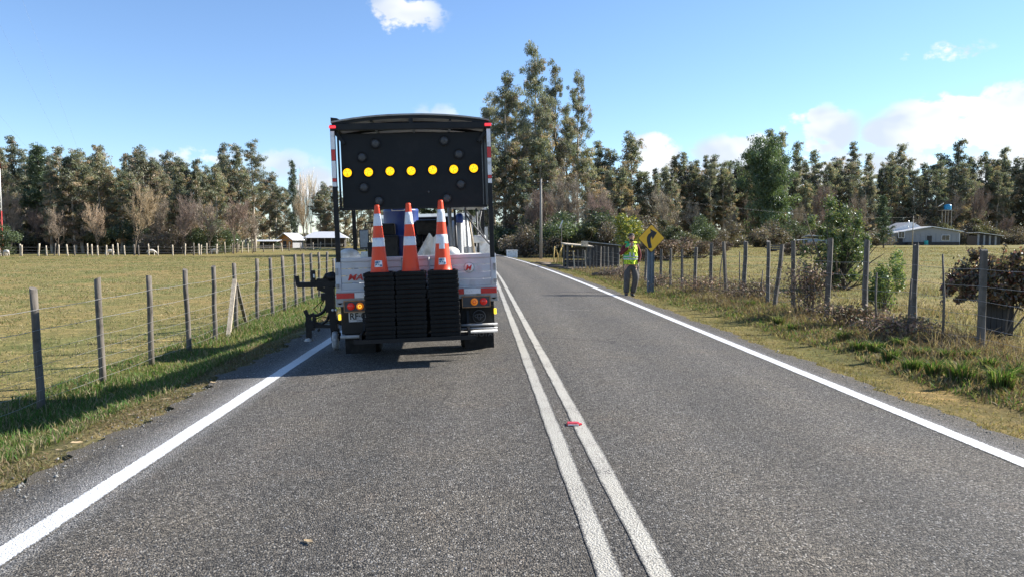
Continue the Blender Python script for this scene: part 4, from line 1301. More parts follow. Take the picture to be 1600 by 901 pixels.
# beads hopper, ram with blue cap, pipes and paint hoses at the right
for px, rr, mt, z1 in ((704, .030, M_GALV, 2.02), (712, .018, M_DARKGREY, 2.0), (729, .016, M_GALV, 2.02), (737, .02, M_GALV, 1.9), (746, .014, M_DARKGREY, 2.0)):
    c = tp(px, 370, 1.5)
    MB().tube([(c.x, 1.5, .89), (c.x + .01, 1.5, 1.4), (c.x - .005, 1.5, z1)], rr, 9).build('standpipe', mt, truck)
c = tp(719, 370, 1.4)
MB().lathe([(.0005, .89), (.05, .89), (.05, 1.3), (.042, 1.32), (.042, 1.78), (.03, 1.80)], 18, (c.x, 1.4, 0)).build('hydraulic_ram', M_GALV, truck)
MB().lathe([(.048, 1.79), (.052, 1.80), (.052, 1.90), (.03, 1.93), (.0005, 1.93)], 18, (c.x, 1.4, 0)).build('ram_cap', M_BLUE, truck)
c = tp(745, 380, 1.7)
hp = MB().box((c.x - .10, 1.7, 1.16), (.18, .4, .54), bev=.02).box((c.x + .10, 1.75, 1.20), (.19, .5, .64), bev=.03).box((c.x + .03, 1.62, 1.54), (.2, .3, .12), bev=.03)
hp.build('bead_hopper', M_WHITE, truck)
for k in range(6):
    MB().box((c.x - .13 + .06 * (k % 3), 1.475, 1.06 + .17 * (k // 3)), (.035, .02, .11 - .02 * (k % 2))).build('hopper_label', M_INK if k % 2 else M_GALV, truck)
MB().tube([tp(727, 335, 1.2), tp(742, 355, 1.2), tp(766, 383, 1.1)], .012, 8).build('brace_cable', M_DARKGREY, truck)
MB().tube([tp(733, 345, 1.25), tp(737, 370, 1.25), tp(742, 398, 1.25)], .016, 8).build('paint_hose', pmat('tan_hose', (.34, .27, .18), (.42, .34, .24), 9, .6), truck)
MB().tube([tp(690, 330, 1.3), tp(695, 345, 1.3), tp(692, 372, 1.3)], .014, 8).tube([tp(752, 330, 1.3), tp(748, 352, 1.3), tp(757, 372, 1.3)], .012, 8).build('paint_hose', M_DARKGREY, truck)
MB().bar(tp(728, 330, 1.8), tp(748, 350, 1.8), .03).bar(tp(750, 330, 1.8), tp(735, 352, 1.8), .03).bar(tp(700, 326, 1.8), tp(760, 326, 1.8), .035).build('plant_frame', M_WHITE, truck)
MB().sphere(tp(545, 401, .8), (.16, .14, .11), 18, 10).build('sand_sack', M_CLOTH, truck)
MB().sphere(tp(704, 396, .7), (.13, .12, .09), 18, 10).build('sand_sack', M_CLOTH, truck)

# --- spray carriage slung out over the edge line
LY = 1.25
def cp(px, py, dy=0.0):
    return tp(px, py, LY + dy)
bm_ = MB()
bm_.bar(cp(465, 445), cp(530, 444), .10, .075).bar(cp(466, 447), cp(464, 431), .05).bar(cp(496, 449), cp(512, 455), .06).bar(cp(495, 438), cp(526, 437), .06, .05)
bm_.build('boom', M_BLACK, truck)
MB().box(cp(489.5, 430), (.055, .06, .14)).box(cp(490, 440), (.08, .08, .05)).build('boom_valve', M_ENGINE, truck)
MB().sphere(cp(518, 433), (.08, .08, .06)).tube([cp(507, 436), cp(510, 430), cp(520, 427), cp(526, 432)], .03, 8).build('boom_motor', M_ENGINE, truck)
MB().box(cp(490.5, 431, -.06), (.02, .02, .05)).build('boom_sight', M_WHITE, truck)
co = MB().bar(cp(515, 447), cp(517, 487), .17, .12).bar(cp(519, 485), cp(523, 515), .11, .1).box(cp(506, 463), (.07, .09, .1)).bar(cp(524, 500), cp(536, 505), .06)
co.build('carriage_column', M_BLACK, truck)
for px, py in ((520, 484), (525, 484), (527, 473), (526, 463)): MB().sphere(cp(px, py, -.09), .02, 8, 6).build('bolt', M_WHITE, truck)
arc = [cp(490, 493), cp(497, 492), cp(504, 488), cp(509, 481), cp(511, 474)]
MB().tube(arc, .022, 8).tube([cp(494, 504), cp(503, 507), cp(511, 500), cp(515, 490)], .02, 8).build('carriage_fork', M_BLACK, truck)
MB().bar(cp(490, 509), cp(526, 509), .05, .05).bar(cp(492, 504), cp(496, 510), .04).bar(cp(500, 513), cp(497, 517), .03).build('carriage_arm', M_BLACK, truck)
gun = MB().bar(cp(476.5, 484), cp(482, 496), .05).bar(cp(482, 492), cp(483, 528), .075, .07).bar(cp(483, 494), cp(491, 490), .05).bar(cp(491, 490), cp(491, 504), .045).box(cp(486, 508), (.09, .08, .14))
gun.build('spray_gun', M_ENGINE, truck)
MB().lathe([(.02, .10), (.03, .05), (.065, .0), (.07, -.012), (.0005, -.012)], 14, cp(483, 531)).build('spray_nozzle', M_GALV, truck)
MB().tube([cp(506, 469), cp(501, 478), cp(501, 486), cp(508, 488)], .008, 6).tube([cp(493, 498), cp(503, 494), cp(513, 496)], .007, 6).tube([cp(482, 500), cp(477, 505), cp(479, 513)], .007, 6).tube([cp(502, 500), cp(508, 503), cp(514, 493)], .006, 6).tube([cp(497, 489), cp(490, 482), cp(503, 470), cp(511, 466)], .007, 6).build('air_line', M_RUBBER, truck)
MB().tube([cp(524, 505), cp(524, 516), cp(531, 520), cp(531, 528)], .02, 8).build('caster_fork', M_BLACK, truck)
wc = cp(524.5, 528); rr = .135
gzz = (TMI @ Vector((*(TM @ wc).xy, float(road_z((TM @ wc).x))))).z
wc.z = gzz + rr + .004
cw = MB().lathe([(.07, -.035), (.12, -.04), (rr, -.025), (rr, .025), (.12, .04), (.07, .035)], 24, wc, 'x').build('caster_wheel', pmat('grey_caster_tyre', (.26, .27, .28), (.36, .37, .38), 14, .7, dirt=(.6, .6, .6), dscale=9), truck)
MB().lathe([(.0005, -.02), (.07, -.035), (.07, .035), (.0005, .02)], 20, wc, 'x').build('rim', M_GALV, cw)
MB().box((wc.x, wc.y, wc.z + .15), (.11, .03, .05)).box((wc.x - .055, wc.y, wc.z + .08), (.012, .03, .18)).box((wc.x + .055, wc.y, wc.z + .08), (.012, .03, .18)).build('caster_fork', M_BLACK, truck)
MB().bar(cp(527, 440, -.3), (-.95, .5, .92), .06).bar(cp(527, 460), (-.90, 1.3, .70), .07).bar((-.95, .5, .92), (-.95, 1.25, .92), .05).bar(cp(520, 446), (-.95, 1.25, .92), .06).build('boom_mount', M_BLACK, truck)

# ------------------------------------------------------------------ traffic cones, nested in three stacks on the rack
def conemat(name, base, dirtc, rough, sc=4.0):
    return pmat(name, base, tuple(x * 1.12 for x in base), sc, rough, bump=.06, dirt=dirtc, dscale=7, spec=.35)


M_ORANGE = conemat('orange_cone_plastic', (.74, .064, .018), (.62, .07, .026), .45)
M_CONEBASE = pmat('black_cone_base', (.0035, .0035, .004), (.007, .007, .0072), 14, .6, bump=.2, dirt=(.016, .015, .014), dscale=6, spec=.22)
CH = .885
N_ST = 15
PITCH_C = .0548


def cone_r(z):
    return .115 - (.115 - .030) * (z / CH) ** .97


def ring_wall(z0, z1, out_, n=28, th=.004):
    zz = np.linspace(z0, z1, 4)
    return [(cone_r(z) + out_, z) for z in zz] + [(cone_r(z) + out_ - th, z) for z in zz[::-1]]


def cone_meshes():
    d = {}
    mb = MB()
    # square base with a thick rim, ribs and corner feet, open in the middle
    hw = .184
    for sx, sy, dx, dy in ((0, 1, 2 * hw, .03), (0, -1, 2 * hw, .03), (1, 0, .03, 2 * hw - .06), (-1, 0, .03, 2 * hw - .06)):
        mb.box((sx * (hw - .015), sy * (hw - .015), .014), (dx, dy, .042), bev=.007)
    for sx, sy, dx, dy in ((0, 1, .32, .006), (0, -1, .32, .006), (1, 0, .006, .308), (-1, 0, .006, .308)):
        mb.box((sx * .157, sy * .157, .0165), (dx, dy, .0535))
    sq = [(-hw + .03, -hw + .03), (hw - .03, -hw + .03), (hw - .03, hw - .03), (-hw + .03, hw - .03)]
    n = 24; vs = []; fs = []
    for zz in (.018, .028):
        for k in range(n):
            a = 2 * PI * k / n; cx, cy = math.cos(a), math.sin(a); q = (hw - .03) / max(abs(cx), abs(cy))
            vs.append((cx * q, cy * q, zz))
        for k in range(n):
            a = 2 * PI * k / n; vs.append((.112 * math.cos(a), .112 * math.sin(a), zz))
    for lv in (0, 1):
        o = lv * 2 * n
        for k in range(n): fs.append((o + k, o + (k + 1) % n, o + n + (k + 1) % n, o + n + k))
    mb.add(vs, fs)
    for sx in (-1, 1):
        for sy in (-1, 1): mb.box((sx * .155, sy * .155, -.010), (.05, .05, .012))
    for k in range(-2, 3):
        mb.box((k * .07, -hw - .002, .015), (.012, .006, .034)); mb.box((k * .07, hw + .002, .015), (.012, .006, .034))
        mb.box((hw + .002, k * .07, .015), (.006, .012, .034)); mb.box((-hw - .002, k * .07, .015), (.006, .012, .034))
    d['base'] = mb.mesh('base')
    prof = [(.128, .028), (.124, .034), (cone_r(.05), .05)] + [(cone_r(z), z) for z in np.linspace(.1, CH - .03, 8)] + [(cone_r(CH) + .002, CH - .012), (cone_r(CH) - .006, CH)]
    inner = [(r_ - .004, z) for r_, z in reversed(prof)]
    d['body'] = MB().lathe(prof + inner + [prof[0]], 28).mesh('body')
    d['up'] = MB().lathe(ring_wall(CH * .70, CH * .872, .0016), 28).mesh('reflective_collar')
    d['lo'] = MB().lathe(ring_wall(CH * .405, CH * .53, .0016), 28).mesh('reflective_collar')
    # sticker wrapped on the skirt
    vs = []; fs = []
    for i in range(7):
        for z in (.105, .185):
            a = -PI / 2 + (i / 6 - .5) * .92; rr = cone_r(z) + .0018
            vs.append((rr * math.cos(a), rr * math.sin(a), z))
    for i in range(6): fs.append((2 * i, 2 * i + 2, 2 * i + 3, 2 * i + 1))
    d['sticker'] = MB().add(vs, fs).mesh('sticker')
    mk = MB()
    for a0, a1, z0, z1 in ((-.40, .02, .150, .176), (-.40, -.15, .128, .146), (.08, .22, .160, .174), (-.05, .12, .132, .142), (.20, .40, .112, .136), (-.40, -.28, .112, .122)):
        vs = []
        for i in range(4):
            for z in (z0, z1):
                a = -PI / 2 + a0 + (a1 - a0) * i / 3; rr = cone_r(z) + .003
                vs.append((rr * math.cos(a), rr * math.sin(a), z))
        mk.add(vs, [(2 * i, 2 * i + 2, 2 * i + 3, 2 * i + 1) for i in range(3)])
    d['mark'] = mk.mesh('sticker_print')
    return d


CMESH = cone_meshes()
M_STBLUE = pmat('sticker_blue_print', (.03, .10, .20), (.05, .14, .26), 60, .4)
M_COLLAR = pmat('reflective_collar_white', (.62, .65, .70), (.72, .74, .78), 90, .28, dirt=(.52, .53, .56), dscale=10)
STX = [tp(595, 470, -.26).x, tp(643.5, 470, -.26).x, tp(695, 470, -.26).x]
where = ('beside the licence plate', 'between the other two stacks', 'beside the white M roundel')
rc = random.Random(4)
for si in range(3):
    for k in range(N_ST):
        topc = k == N_ST - 1
        z = .362 + k * PITCH_C
        jx, jy = rc.uniform(-.004, .004), rc.uniform(-.004, .004)
        lean = (0, .004, .012)[si] * k / N_ST
        Mloc = TM @ Matrix.Translation((STX[si] + jx + (0.000 if k < 7 or si != 2 else -.008), -.26 + jy, z)) @ Matrix.Rotation(R(rc.uniform(-2.2, 2.2)), 4, 'Z')
        lab = ('topmost orange cone with white bands on the stack ' + where[si]) if topc else ('black-based cone nested below the top one in the stack ' + where[si])
        c_ = thing('traffic_cone', lab, 'traffic cone', (0, 0, 0), 0, 'cones in the stack ' + where[si])
        c_.matrix_world = Mloc
        link('base', CMESH['base'], M_CONEBASE, c_)
        bo = link('body', CMESH['body'], M_ORANGE, c_)
        link('reflective_collar', CMESH['up'], M_COLLAR, c_); link('reflective_collar', CMESH['lo'], M_COLLAR, c_)
        if topc and si != 1:
            st = link('sticker', CMESH['sticker'], M_REFWHT, c_); link('sticker_print', CMESH['mark'], M_STBLUE, st)
        if topc: c_.scale = (1, 1, (.985, 1.0, 1.03)[si])

# ------------------------------------------------------------------ fences
M_POST = pmat('weathered_round_post', (.095, .083, .068), (.18, .158, .132), 9, .9, bump=.6, stretch=(1, 1, .15), dirt=(.055, .048, .04), dscale=4)
M_POST2 = pmat('grey_split_post', (.085, .077, .066), (.19, .175, .152), 9, .9, bump=.6, stretch=(1, 1, .12), dirt=(.055, .049, .042), dscale=4)
M_POSTPALE = pmat('pale_dry_timber', (.40, .34, .25), (.52, .45, .35), 9, .85, bump=.5, stretch=(1, 1, .15), dirt=(.28, .23, .17), dscale=4)
M_WIRE = pmat('galvanised_wire', (.30, .29, .275), (.42, .41, .39), 30, .4, .5)
M_DARKWOOD = pmat('dark_weathered_boards', (.030, .029, .029), (.060, .057, .055), 9, .9, bump=.5, stretch=(1, 1, .2))


def round_post(h, rad, r, slant=True, n=10):
    mb = MB()
    pts = [(r.gauss(0, .006) * (k > 0), r.gauss(0, .006) * (k > 0), -.15 + (h + .15) * k / 4) for k in range(5)]
    mb.tube(pts, [rad * 1.05, rad * 1.0, rad * .99, rad * .97, rad * .95], n, caps=True)
    if slant:
        k = len(mb.v)
        for i in range(4 * n, 5 * n):
            x, y, z = mb.v[i]; mb.v[i] = (x, y, z + (y * .8 - x * .4) * .5)
    return mb


def split_post(h, w, r):
    mb = MB()
    n = 6; pts = []
    a0 = r.uniform(0, 1); ang = [a0 + 2 * PI * i / n + r.uniform(-.25, .25) for i in range(n)]; rad = [w * .5 * r.uniform(.8, 1.15) for _ in range(n)]
    vs = []
    tw = r.uniform(-.2, .2)
    for k in range(5):
        z = -.2 + (h + .2) * k / 4; sc = 1.06 - .12 * k / 4
        dx, dy = r.gauss(0, .006), r.gauss(0, .006)
        for i in range(n): vs.append((rad[i] * sc * math.cos(ang[i] + tw * k / 4) + dx, rad[i] * sc * math.sin(ang[i] + tw * k / 4) + dy, z + (r.uniform(-.03, .03) if k == 4 else 0)))
    fs = [(k * n + i, k * n + (i + 1) % n, (k + 1) * n + (i + 1) % n, (k + 1) * n + i) for k in range(4) for i in range(n)]
    fs += [tuple(range(4 * n, 5 * n)), tuple(reversed(range(n)))]
    return mb.add(vs, fs)


def sag_wire(mb, P, rad, sag):
    pts = []
    for a, b2 in zip(P[:-1], P[1:]):
        for k in range(4):
            t = k / 4; q = a.lerp(b2, t); q.z -= sag * 4 * t * (1 - t); pts.append(q)
    pts.append(P[-1])
    mb.tube(pts, rad, 4, caps=False)


rf_ = random.Random(77)
# paddock fence along the left verge
lf = thing('wire_fence', 'wire fence with round weathered posts along the grazed paddock left of the truck', 'fence', (0, 0, 0))
LPX = [(px, 5.7 * F / (752 - px)) for px in (-105, -32, 54, 154, 232, 291, 333, 367, 400, 424, 443, 461, 474, 487, 498.5, 510)]
lp = []
for i, (px, Y) in enumerate(LPX):
    p = spot(px, Y); lp.append(p)
y_ = LPX[-1][1]
while y_ < 98:
    y_ += 1.35 if y_ < 40 else 2.6
    x = -5.7 + float(off(y_)) + .02 * (y_ - 27); lp.append(Vector((x, y_, gzf(x, y_))))
for i, p in enumerate(lp):
    hgt = 1.32 + rf_.uniform(-.05, .06)
    if 1 < i < 16: hgt = max(1.3, min(1.65, height_to(p, {2: 450, 3: 434, 4: 431, 5: 421, 6: 416, 7: 412, 8: 405, 9: 403, 10: 400, 11: 398, 12: 397, 13: 396, 14: 395, 15: 394}[i])))
    o = round_post(hgt, .047 if i < 30 else .05, rf_, True, 10 if i < 18 else 6).build('post', M_POST, lf); o.location = p
    o.rotation_euler = (rf_.gauss(0, .012), rf_.gauss(0, .014), rf_.uniform(0, 6))
for z, rr in ((1.27, .0034), (1.0, .0034), (.74, .0024), (.58, .0022), (.42, .0022), (.26, .0022), (.12, .0022)):
    mb = MB(); sag_wire(mb, [p + Vector((.05, 0, z + rf_.gauss(0, .012))) for p in lp[:34]], rr, .012)
    mb.build('wire', M_WIRE, lf)
st = MB()
for a, b2 in zip(lp[:17], lp[1:18]):
    for k in range(5):
        q = a.lerp(b2, (k + .5) / 5); st.tube([q + Vector((.05, 0, .10)), q + Vector((.05 + rf_.gauss(0, .01), rf_.gauss(0, .01), .74))], .0012, 3, caps=False)
tag(st.build('woven_stays', M_WIRE, lf), kind='stuff')
p7 = lp[7]
b1 = spot(353, 16.1); b2_ = spot(383, 18.3)
bt = MB().bar((b1.x, b1.y, b1.z - .05), p7 + Vector((0, -.06, 1.15)), .09, .06).build('brace', M_POSTPALE, lf)
MB().bar((b2_.x, b2_.y, b2_.z - .05), p7 + Vector((0, .06, 1.05)), .07, .06).build('brace', M_POST, lf)

# leaning split-post fence on the right
rfn = thing('wire_fence', 'wire fence with leaning split posts between the mossy verge and the farmhouse pasture', 'fence', (0, 0, 0))
RPX = [(1700, 8.6, 390, 0), (1538, 10.3, 389, .005), (1431, 11.9, 381, -.01), (1354, 13.4, 376, 0), (1294.5, 14.9, 374, .025), (1241, 16.5, 377, -.02), (1213, 17.2, 382, .09), (1200.5, 18.0, 377, 0), (1163, 19.7, 378, .02), (1136, 21.1, 378, -.07), (1111, 22.5, 381, 0),
       (1086, 24.2, 387, .02), (1066, 25.8, 390, 0), (1048, 27.3, 390, 0), (1033, 28.8, 389, 0), (1009, 31.5, 389, .02), (998, 33, 391, -.03), (975, 36.3, 387, 0), (966, 37.8, 388, .03), (957, 39.5, 388, 0), (950.5, 40.8, 386, -.02), (944, 42.1, 386, 0), (938, 43.5, 386, .02), (932, 45, 384, 0)]
rp = []
for i, (px, Y, top, lean) in enumerate(RPX):
    p = spot(px, Y); rp.append(p)
    hgt = max(1.2, min(1.75, height_to(p, top)))
    o = split_post(hgt, .115 if i < 16 else .105, rf_).build('post', M_POST2 if rf_.random() < .75 else M_POST, rfn); o.location = p
    o.rotation_euler = (rf_.gauss(0, .015), lean, 0)
for px, Y, h in ((1422, 11.6, .95), (1478, 11.0, 1.35), (1374, 12.9, 1.0), (1127, 21.8, 1.2), (1156, 20.3, 1.25), (1190, 18.8, .8)):
    p = spot(px, Y)
    mb = MB().tube([(0, 0, -.1), (rf_.gauss(0, .02), rf_.gauss(0, .02), h * .5), (rf_.gauss(0, .05), rf_.gauss(0, .03), h)], [.02, .018, .013], 6)
    o = mb.build('stick', M_POST, rfn); o.location = p
for z in (1.15, .92, .70, .50, .32, .16):
    mb = MB(); sag_wire(mb, [p + Vector((-.07, 0, z + rf_.gauss(0, .02))) for p in rp], .0024, .02); mb.build('wire', M_WIRE, rfn)

# pale-post fence far across the left paddock
ff = thing('paddock_fence', 'far pale-post fence crossing the paddock in front of the bare round trees', 'fence', (0, 0, 0))
FPX = [1, 32, 34, 60, 73, 85, 92, 106, 117, 137, 144, 153, 166, 177, 185, 195, 210, 217, 233, 247, 270, 289, 303, 311, 314, 323, 338, 352, 363, 370, 378, 388, 397, 412, 427, 441, 452, 470, 478, 490, 500]
fp = []
for i, px in enumerate(FPX):
    Y = 99 + (0 if px < 300 else (px - 300) * .28)
    p = spot(px, Y); fp.append(p)
    h = rf_.uniform(1.2, 1.65) * (1 if px < 300 else 1.15)
    o = round_post(h, rf_.uniform(.08, .11), rf_, False, 6).build('post', M_POSTPALE if rf_.random() < .7 else M_POST, ff); o.location = p; o.rotation_euler = (0, rf_.gauss(0, .05), 0)
for z in (1.1, .7, .35):
    mb = MB(); mb.tube([p + Vector((0, 0, z)) for p in fp], .012, 4, caps=False); mb.build('wire', M_WIRE, ff)
for k in range(5):
    a, b2 = fp[30 + k], fp[31 + k]
    MB().bar(a + Vector((0, -.1, .85)), b2 + Vector((0, -.1, .85)), .12, .06).build('rail', M_POST, ff)

# ------------------------------------------------------------------ roadside vegetation
s_, f_ = shrub(301, 4.0, 3.2, 20000, (.115, .045), [(.040, .060, .024), (.060, .082, .030), (.095, .105, .042), (.13, .12, .06)], [.3, .35, .22, .13], .1, 60, hollow=.15)
proto('nearbush', 'evergreen_bush', (s_, f_), (M_BARK_BROWN, M_EVER), 4.0, ('stems', 'foliage'))
tree_px('nearbush', 1308, 24.5, 288, 'large dark evergreen bush with glossy leaves behind the split-post fence', 'bush', None, .92)
s_, f_ = shrub(302, 1.5, 1.0, 3600, (.075, .034), [(.085, .125, .030), (.12, .155, .035), (.05, .085, .025)], [.4, .35, .25], .1, 12)
proto('greenbush', 'green_bush', (s_, f_), (M_BARK_BROWN, M_EVER), 1.5, ('stems', 'foliage'))
tree_px('greenbush', 1382, 16.0, 373, 'bright green leafy bush beside the large dark evergreen bush', 'bush', None, .8)
s_, f_ = shrub(303, 3.5, 3.2, 5200, (.17, .06), [(.055, .085, .025), (.10, .125, .030), (.30, .27, .03), (.20, .20, .03)], [.4, .28, .14, .18], .2, 12)
proto('yellowbush', 'flowering_bush', (s_, f_), (M_BARK_BROWN, M_EVER), 3.5, ('stems', 'foliage'))
tree_px('yellowbush', 984, 56, 322, 'green bush with yellow blossom behind the man in the vest', 'bush', None, 1.0)
s_, f_ = shrub(304, 1.6, 2.4, 3400, (.13, .05), [(.12, .085, .055), (.10, .07, .05), (.14, .11, .06), (.085, .08, .045)], [.3, .3, .2, .2], .2, 12)
proto('rustbush', 'rusty_bush', (s_, f_), (M_BARK_BROWN, M_TWIG), 1.6, ('stems', 'foliage'))
for px, Y, top, wd in ((1045, 60, 360, 1.3), (1070, 66, 356, 1.3), (1025, 62, 362, 1.1), (1095, 64, 367, 1.1), (1250, 70, 366, 1.2), (1275, 74, 369, 1.1), (1010, 70, 358, 1.2), (1120, 75, 364, 1.2)):
    tree_px('rustbush', px, Y, top, 'rusty brown bush at the near edge of the pasture below the wood', 'bush', 'rusty bushes in the pasture', wd)

# dead bramble thicket tangled on the fence
def bramble(name, label, c, wd, h, n, seed, cols, cat='bramble'):
    r = np.random.default_rng(seed)
    root = thing(name, label, cat, c)
    mb = MB()
    for k in range(26):
        a = r.uniform(0, 2 * PI); L = wd * r.uniform(.3, .9)
        d = Vector((math.cos(a), math.sin(a) * .6, 0)); q = Vector((r.normal(0, wd * .15), r.normal(0, wd * .1), -.02)); hh = h * r.uniform(.5, 1.05)
        mb.tube([q, q + d * L * .3 + Vector((0, 0, hh * .8)), q + d * L * .65 + Vector((0, 0, hh)), q + d * L + Vector((0, 0, hh * .55))], [.009, .007, .005, .003], 4, caps=False)
    mb.build('canes', M_BARK_BROWN, root)
    o = r.normal(0, 1, (n, 3)) * np.array((wd * .26, wd * .18, h * .2)) + np.array((0, 0, h * .55)); o[:, 2] = np.clip(o[:, 2], .02, h * 1.15)
    V, Fq = quads_leaf(o, .065, .035, .5, r)
    t = pal(r, n, cols, [1] * len(cols))
    link('foliage', np_mesh('foliage', V, Fq, np.repeat(t, 4, 0)), M_TWIG, root)
    return root


BC = [(.14, .09, .06), (.10, .07, .05), (.19, .13, .08), (.085, .085, .04)]
p = spot(1266, 15.2); bramble('bramble', 'tangled brown bramble between two split posts below the dark evergreen bush', p, .85, 1.15, 1500, 5, BC + [(.05, .045, .035)])
p = spot(1330, 13.3); bramble('bramble', 'low dead bramble heap at the foot of the post by the green bush', p, 1.2, .42, 900, 6, BC)
p = spot(1405, 11.7); bramble('bramble', 'low dead bramble heap in front of the green bush and stick droppers', p, 1.2, .36, 900, 7, BC)
p = spot(1175, 19.0); bramble('bramble', 'low brown bramble around the middle split posts', p, 1.8, .55, 1100, 8, BC)
p = spot(1100, 22.0); bramble('bramble', 'low brown bramble near the road sign post', p, 2.0, .55, 1100, 9, BC)
p = spot(1030, 26.5); bramble('bramble', 'dark bramble clump just behind the road sign post', p, .9, .6, 600, 10, BC)
p = spot(955, 36); bramble('bramble', 'dark bramble clump at the fence left of the man in the vest', p, 1.8, .6, 700, 12, BC)
p = spot(978, 33); bramble('bramble', 'bramble clump at the fence behind the man in the vest', p, 1.2, .7, 700, 13, BC)

# vine smothering a short dark gate at the fence corner
vroot = thing('vine', 'maroon and olive leaved vine sprawling over a dark gate behind the fence', 'vine', spot(1555, 11.6))
r = np.random.default_rng(91)
V0 = vroot.location
lob = [(1490, 436, .16), (1482, 452, .12), (1508, 425, .19), (1512, 446, .20), (1530, 436, .22), (1545, 415, .2), (1552, 450, .22), (1560, 430, .25), (1575, 418, .22), (1580, 450, .24), (1598, 430, .26), (1600, 465, .2), (1620, 445, .3), (1625, 415, .25), (1650, 435, .3), (1525, 400, .12), (1590, 402, .14), (1570, 472, .15), (1515, 462, .12), (1497, 468, .07), (1535, 470, .08)]
C = []; T = []
vc = [(.060, .050, .034), (.115, .050, .040), (.085, .070, .042), (.035, .040, .022), (.15, .10, .06), (.22, .17, .11)]
stem = MB()
for px, py, rr in lob:
    c = at(px, py, 11.6 + r.uniform(-.3, .3)) - V0
    n = int(560 * (rr / .2) ** 2); rr *= r.uniform(.65, 1.0)
    o = r.normal(0, 1, (n, 3)); o /= np.linalg.norm(o, axis=1, keepdims=True); o *= r.uniform(.25, 1.15, (n, 1)) * rr
    C.append(o + np.array(c)); T.append(pal(r, n, vc, [.26, .2, .2, .16, .12, .06]))
    g = Vector((c.x * .35 + r.normal(0, .06), c.y, 0))
    if rr > .21: stem.tube([g, g.lerp(c, .5) + Vector((r.normal(0, .05), 0, .12)), c], [.018, .012, .006], 5, caps=False)
for px, py, px2, py2 in ((1545, 415, 1508, 384), (1560, 420, 1530, 386), (1520, 420, 1495, 400), (1590, 410, 1600, 388), (1485, 440, 1470, 480), (1565, 410, 1572, 380)):
    a = at(px, py, 11.6) - V0; b2 = at(px2, py2, 11.5) - V0
    stem.tube([a, a.lerp(b2, .5) + Vector((0, 0, .04)), b2], [.007, .005, .003], 4, caps=False)
    n = 26; t = r.uniform(0, 1, (n, 1)); C.append(np.array(a) * (1 - t) + np.array(b2) * t + r.normal(0, .025, (n, 3))); T.append(pal(r, n, vc, [.3, .1, .2, .2, .1, .1]))
stem.build('stems', M_BARK_BROWN, vroot)
C = np.concatenate(C); T = np.concatenate(T); V, Fq = quads_leaf(C, .068, .038, .6, r)
link('foliage', np_mesh('foliage', V, Fq, np.repeat(T * .9, 4, 0)), M_EVER, vroot)
gt = thing('gate', 'short dark board gate half hidden under the maroon vine', 'gate', spot(1556, 11.75))
for k in range(5): MB().box((-.19 + k * .095, 0, .36), (.085, .022, .66 + .02 * (k % 2))).build('board', M_DARKWOOD, gt)
MB().box((.30, .02, .46), (.07, .07, .95)).build('gate_post', M_DARKWOOD, gt)
MB().box((0, .025, .6), (.46, .03, .06)).box((0, .025, .18), (.46, .03, .06)).build('rail', M_DARKWOOD, gt)

# green tussocks in front of the split-post fence
rtk = np.random.default_rng(55)
TUS = [(1565, 607, .36, .9), (1500, 592, .32, 1), (1462, 585, .28, .8), (1545, 575, .22, .6), (1425, 578, .24, .8), (1392, 562, .24, .8), (1368, 548, .22, .8), (1340, 545, .2, .8), (1318, 530, .22, .7), (1480, 560, .2, .7), (1440, 556, .2, .7), (1217, 507, .28, .7), (1172, 478, .22, .8), (1150, 476, .2, .8), (1405, 540, .2, .7), (1520, 560, .2, .7), (1590, 590, .25, .8), (1238, 515, .2, .6)]
for i, (px, py, h, wd) in enumerate(TUS):
    p = on_ground(px, py)
    root = thing('grass_tussock', 'large dark-hearted tussock of green grass below the vine-covered gate' if i == 0 else 'green grass tussock on the verge in front of the split-post fence', 'grass', p, 0, 'verge tussocks')
    n = int(330 * wd)
    a = rtk.uniform(0, 2 * PI, n); q = rtk.uniform(0, 1, n) ** .6 * .13 * wd
    P = np.stack([q * np.cos(a), q * np.sin(a), np.zeros(n)], -1)
    hh = h * .82 * rtk.uniform(.35, 1.15, n); l = hh * rtk.uniform(.25, .9, n)
    d = np.stack([np.cos(a + rtk.normal(0, .4, n)), np.sin(a + rtk.normal(0, .4, n))], -1)
    ww = .0055; qq = rtk.uniform(0, 2 * PI, n); u = np.stack([np.cos(qq), np.sin(qq), np.zeros(n)], -1) * ww
    m1 = P + np.stack([d[:, 0] * l * .25, d[:, 1] * l * .25, hh * .62], -1); tp_ = P + np.stack([d[:, 0] * l, d[:, 1] * l, hh * rtk.uniform(.6, 1.0, n)], -1)
    V = np.stack([P - u, P + u, m1 + u * .85, m1 - u * .85, tp_], 1).reshape(-1, 3); b0 = np.arange(n)[:, None] * 5
    Tq = np.concatenate([b0 + [0, 1, 2], b0 + [0, 2, 3], b0 + [3, 2, 4]], 0)
    t = pal(rtk, n, [(.07, .13, .03), G_GREEN, (.13, .17, .045), G_STRAW, G_BROWN], [.3, .25, .2, .15, .1])
    link('blades', np_mesh('blades', V, Tq, np.repeat(t, 5, 0)), M_GRASS, root)

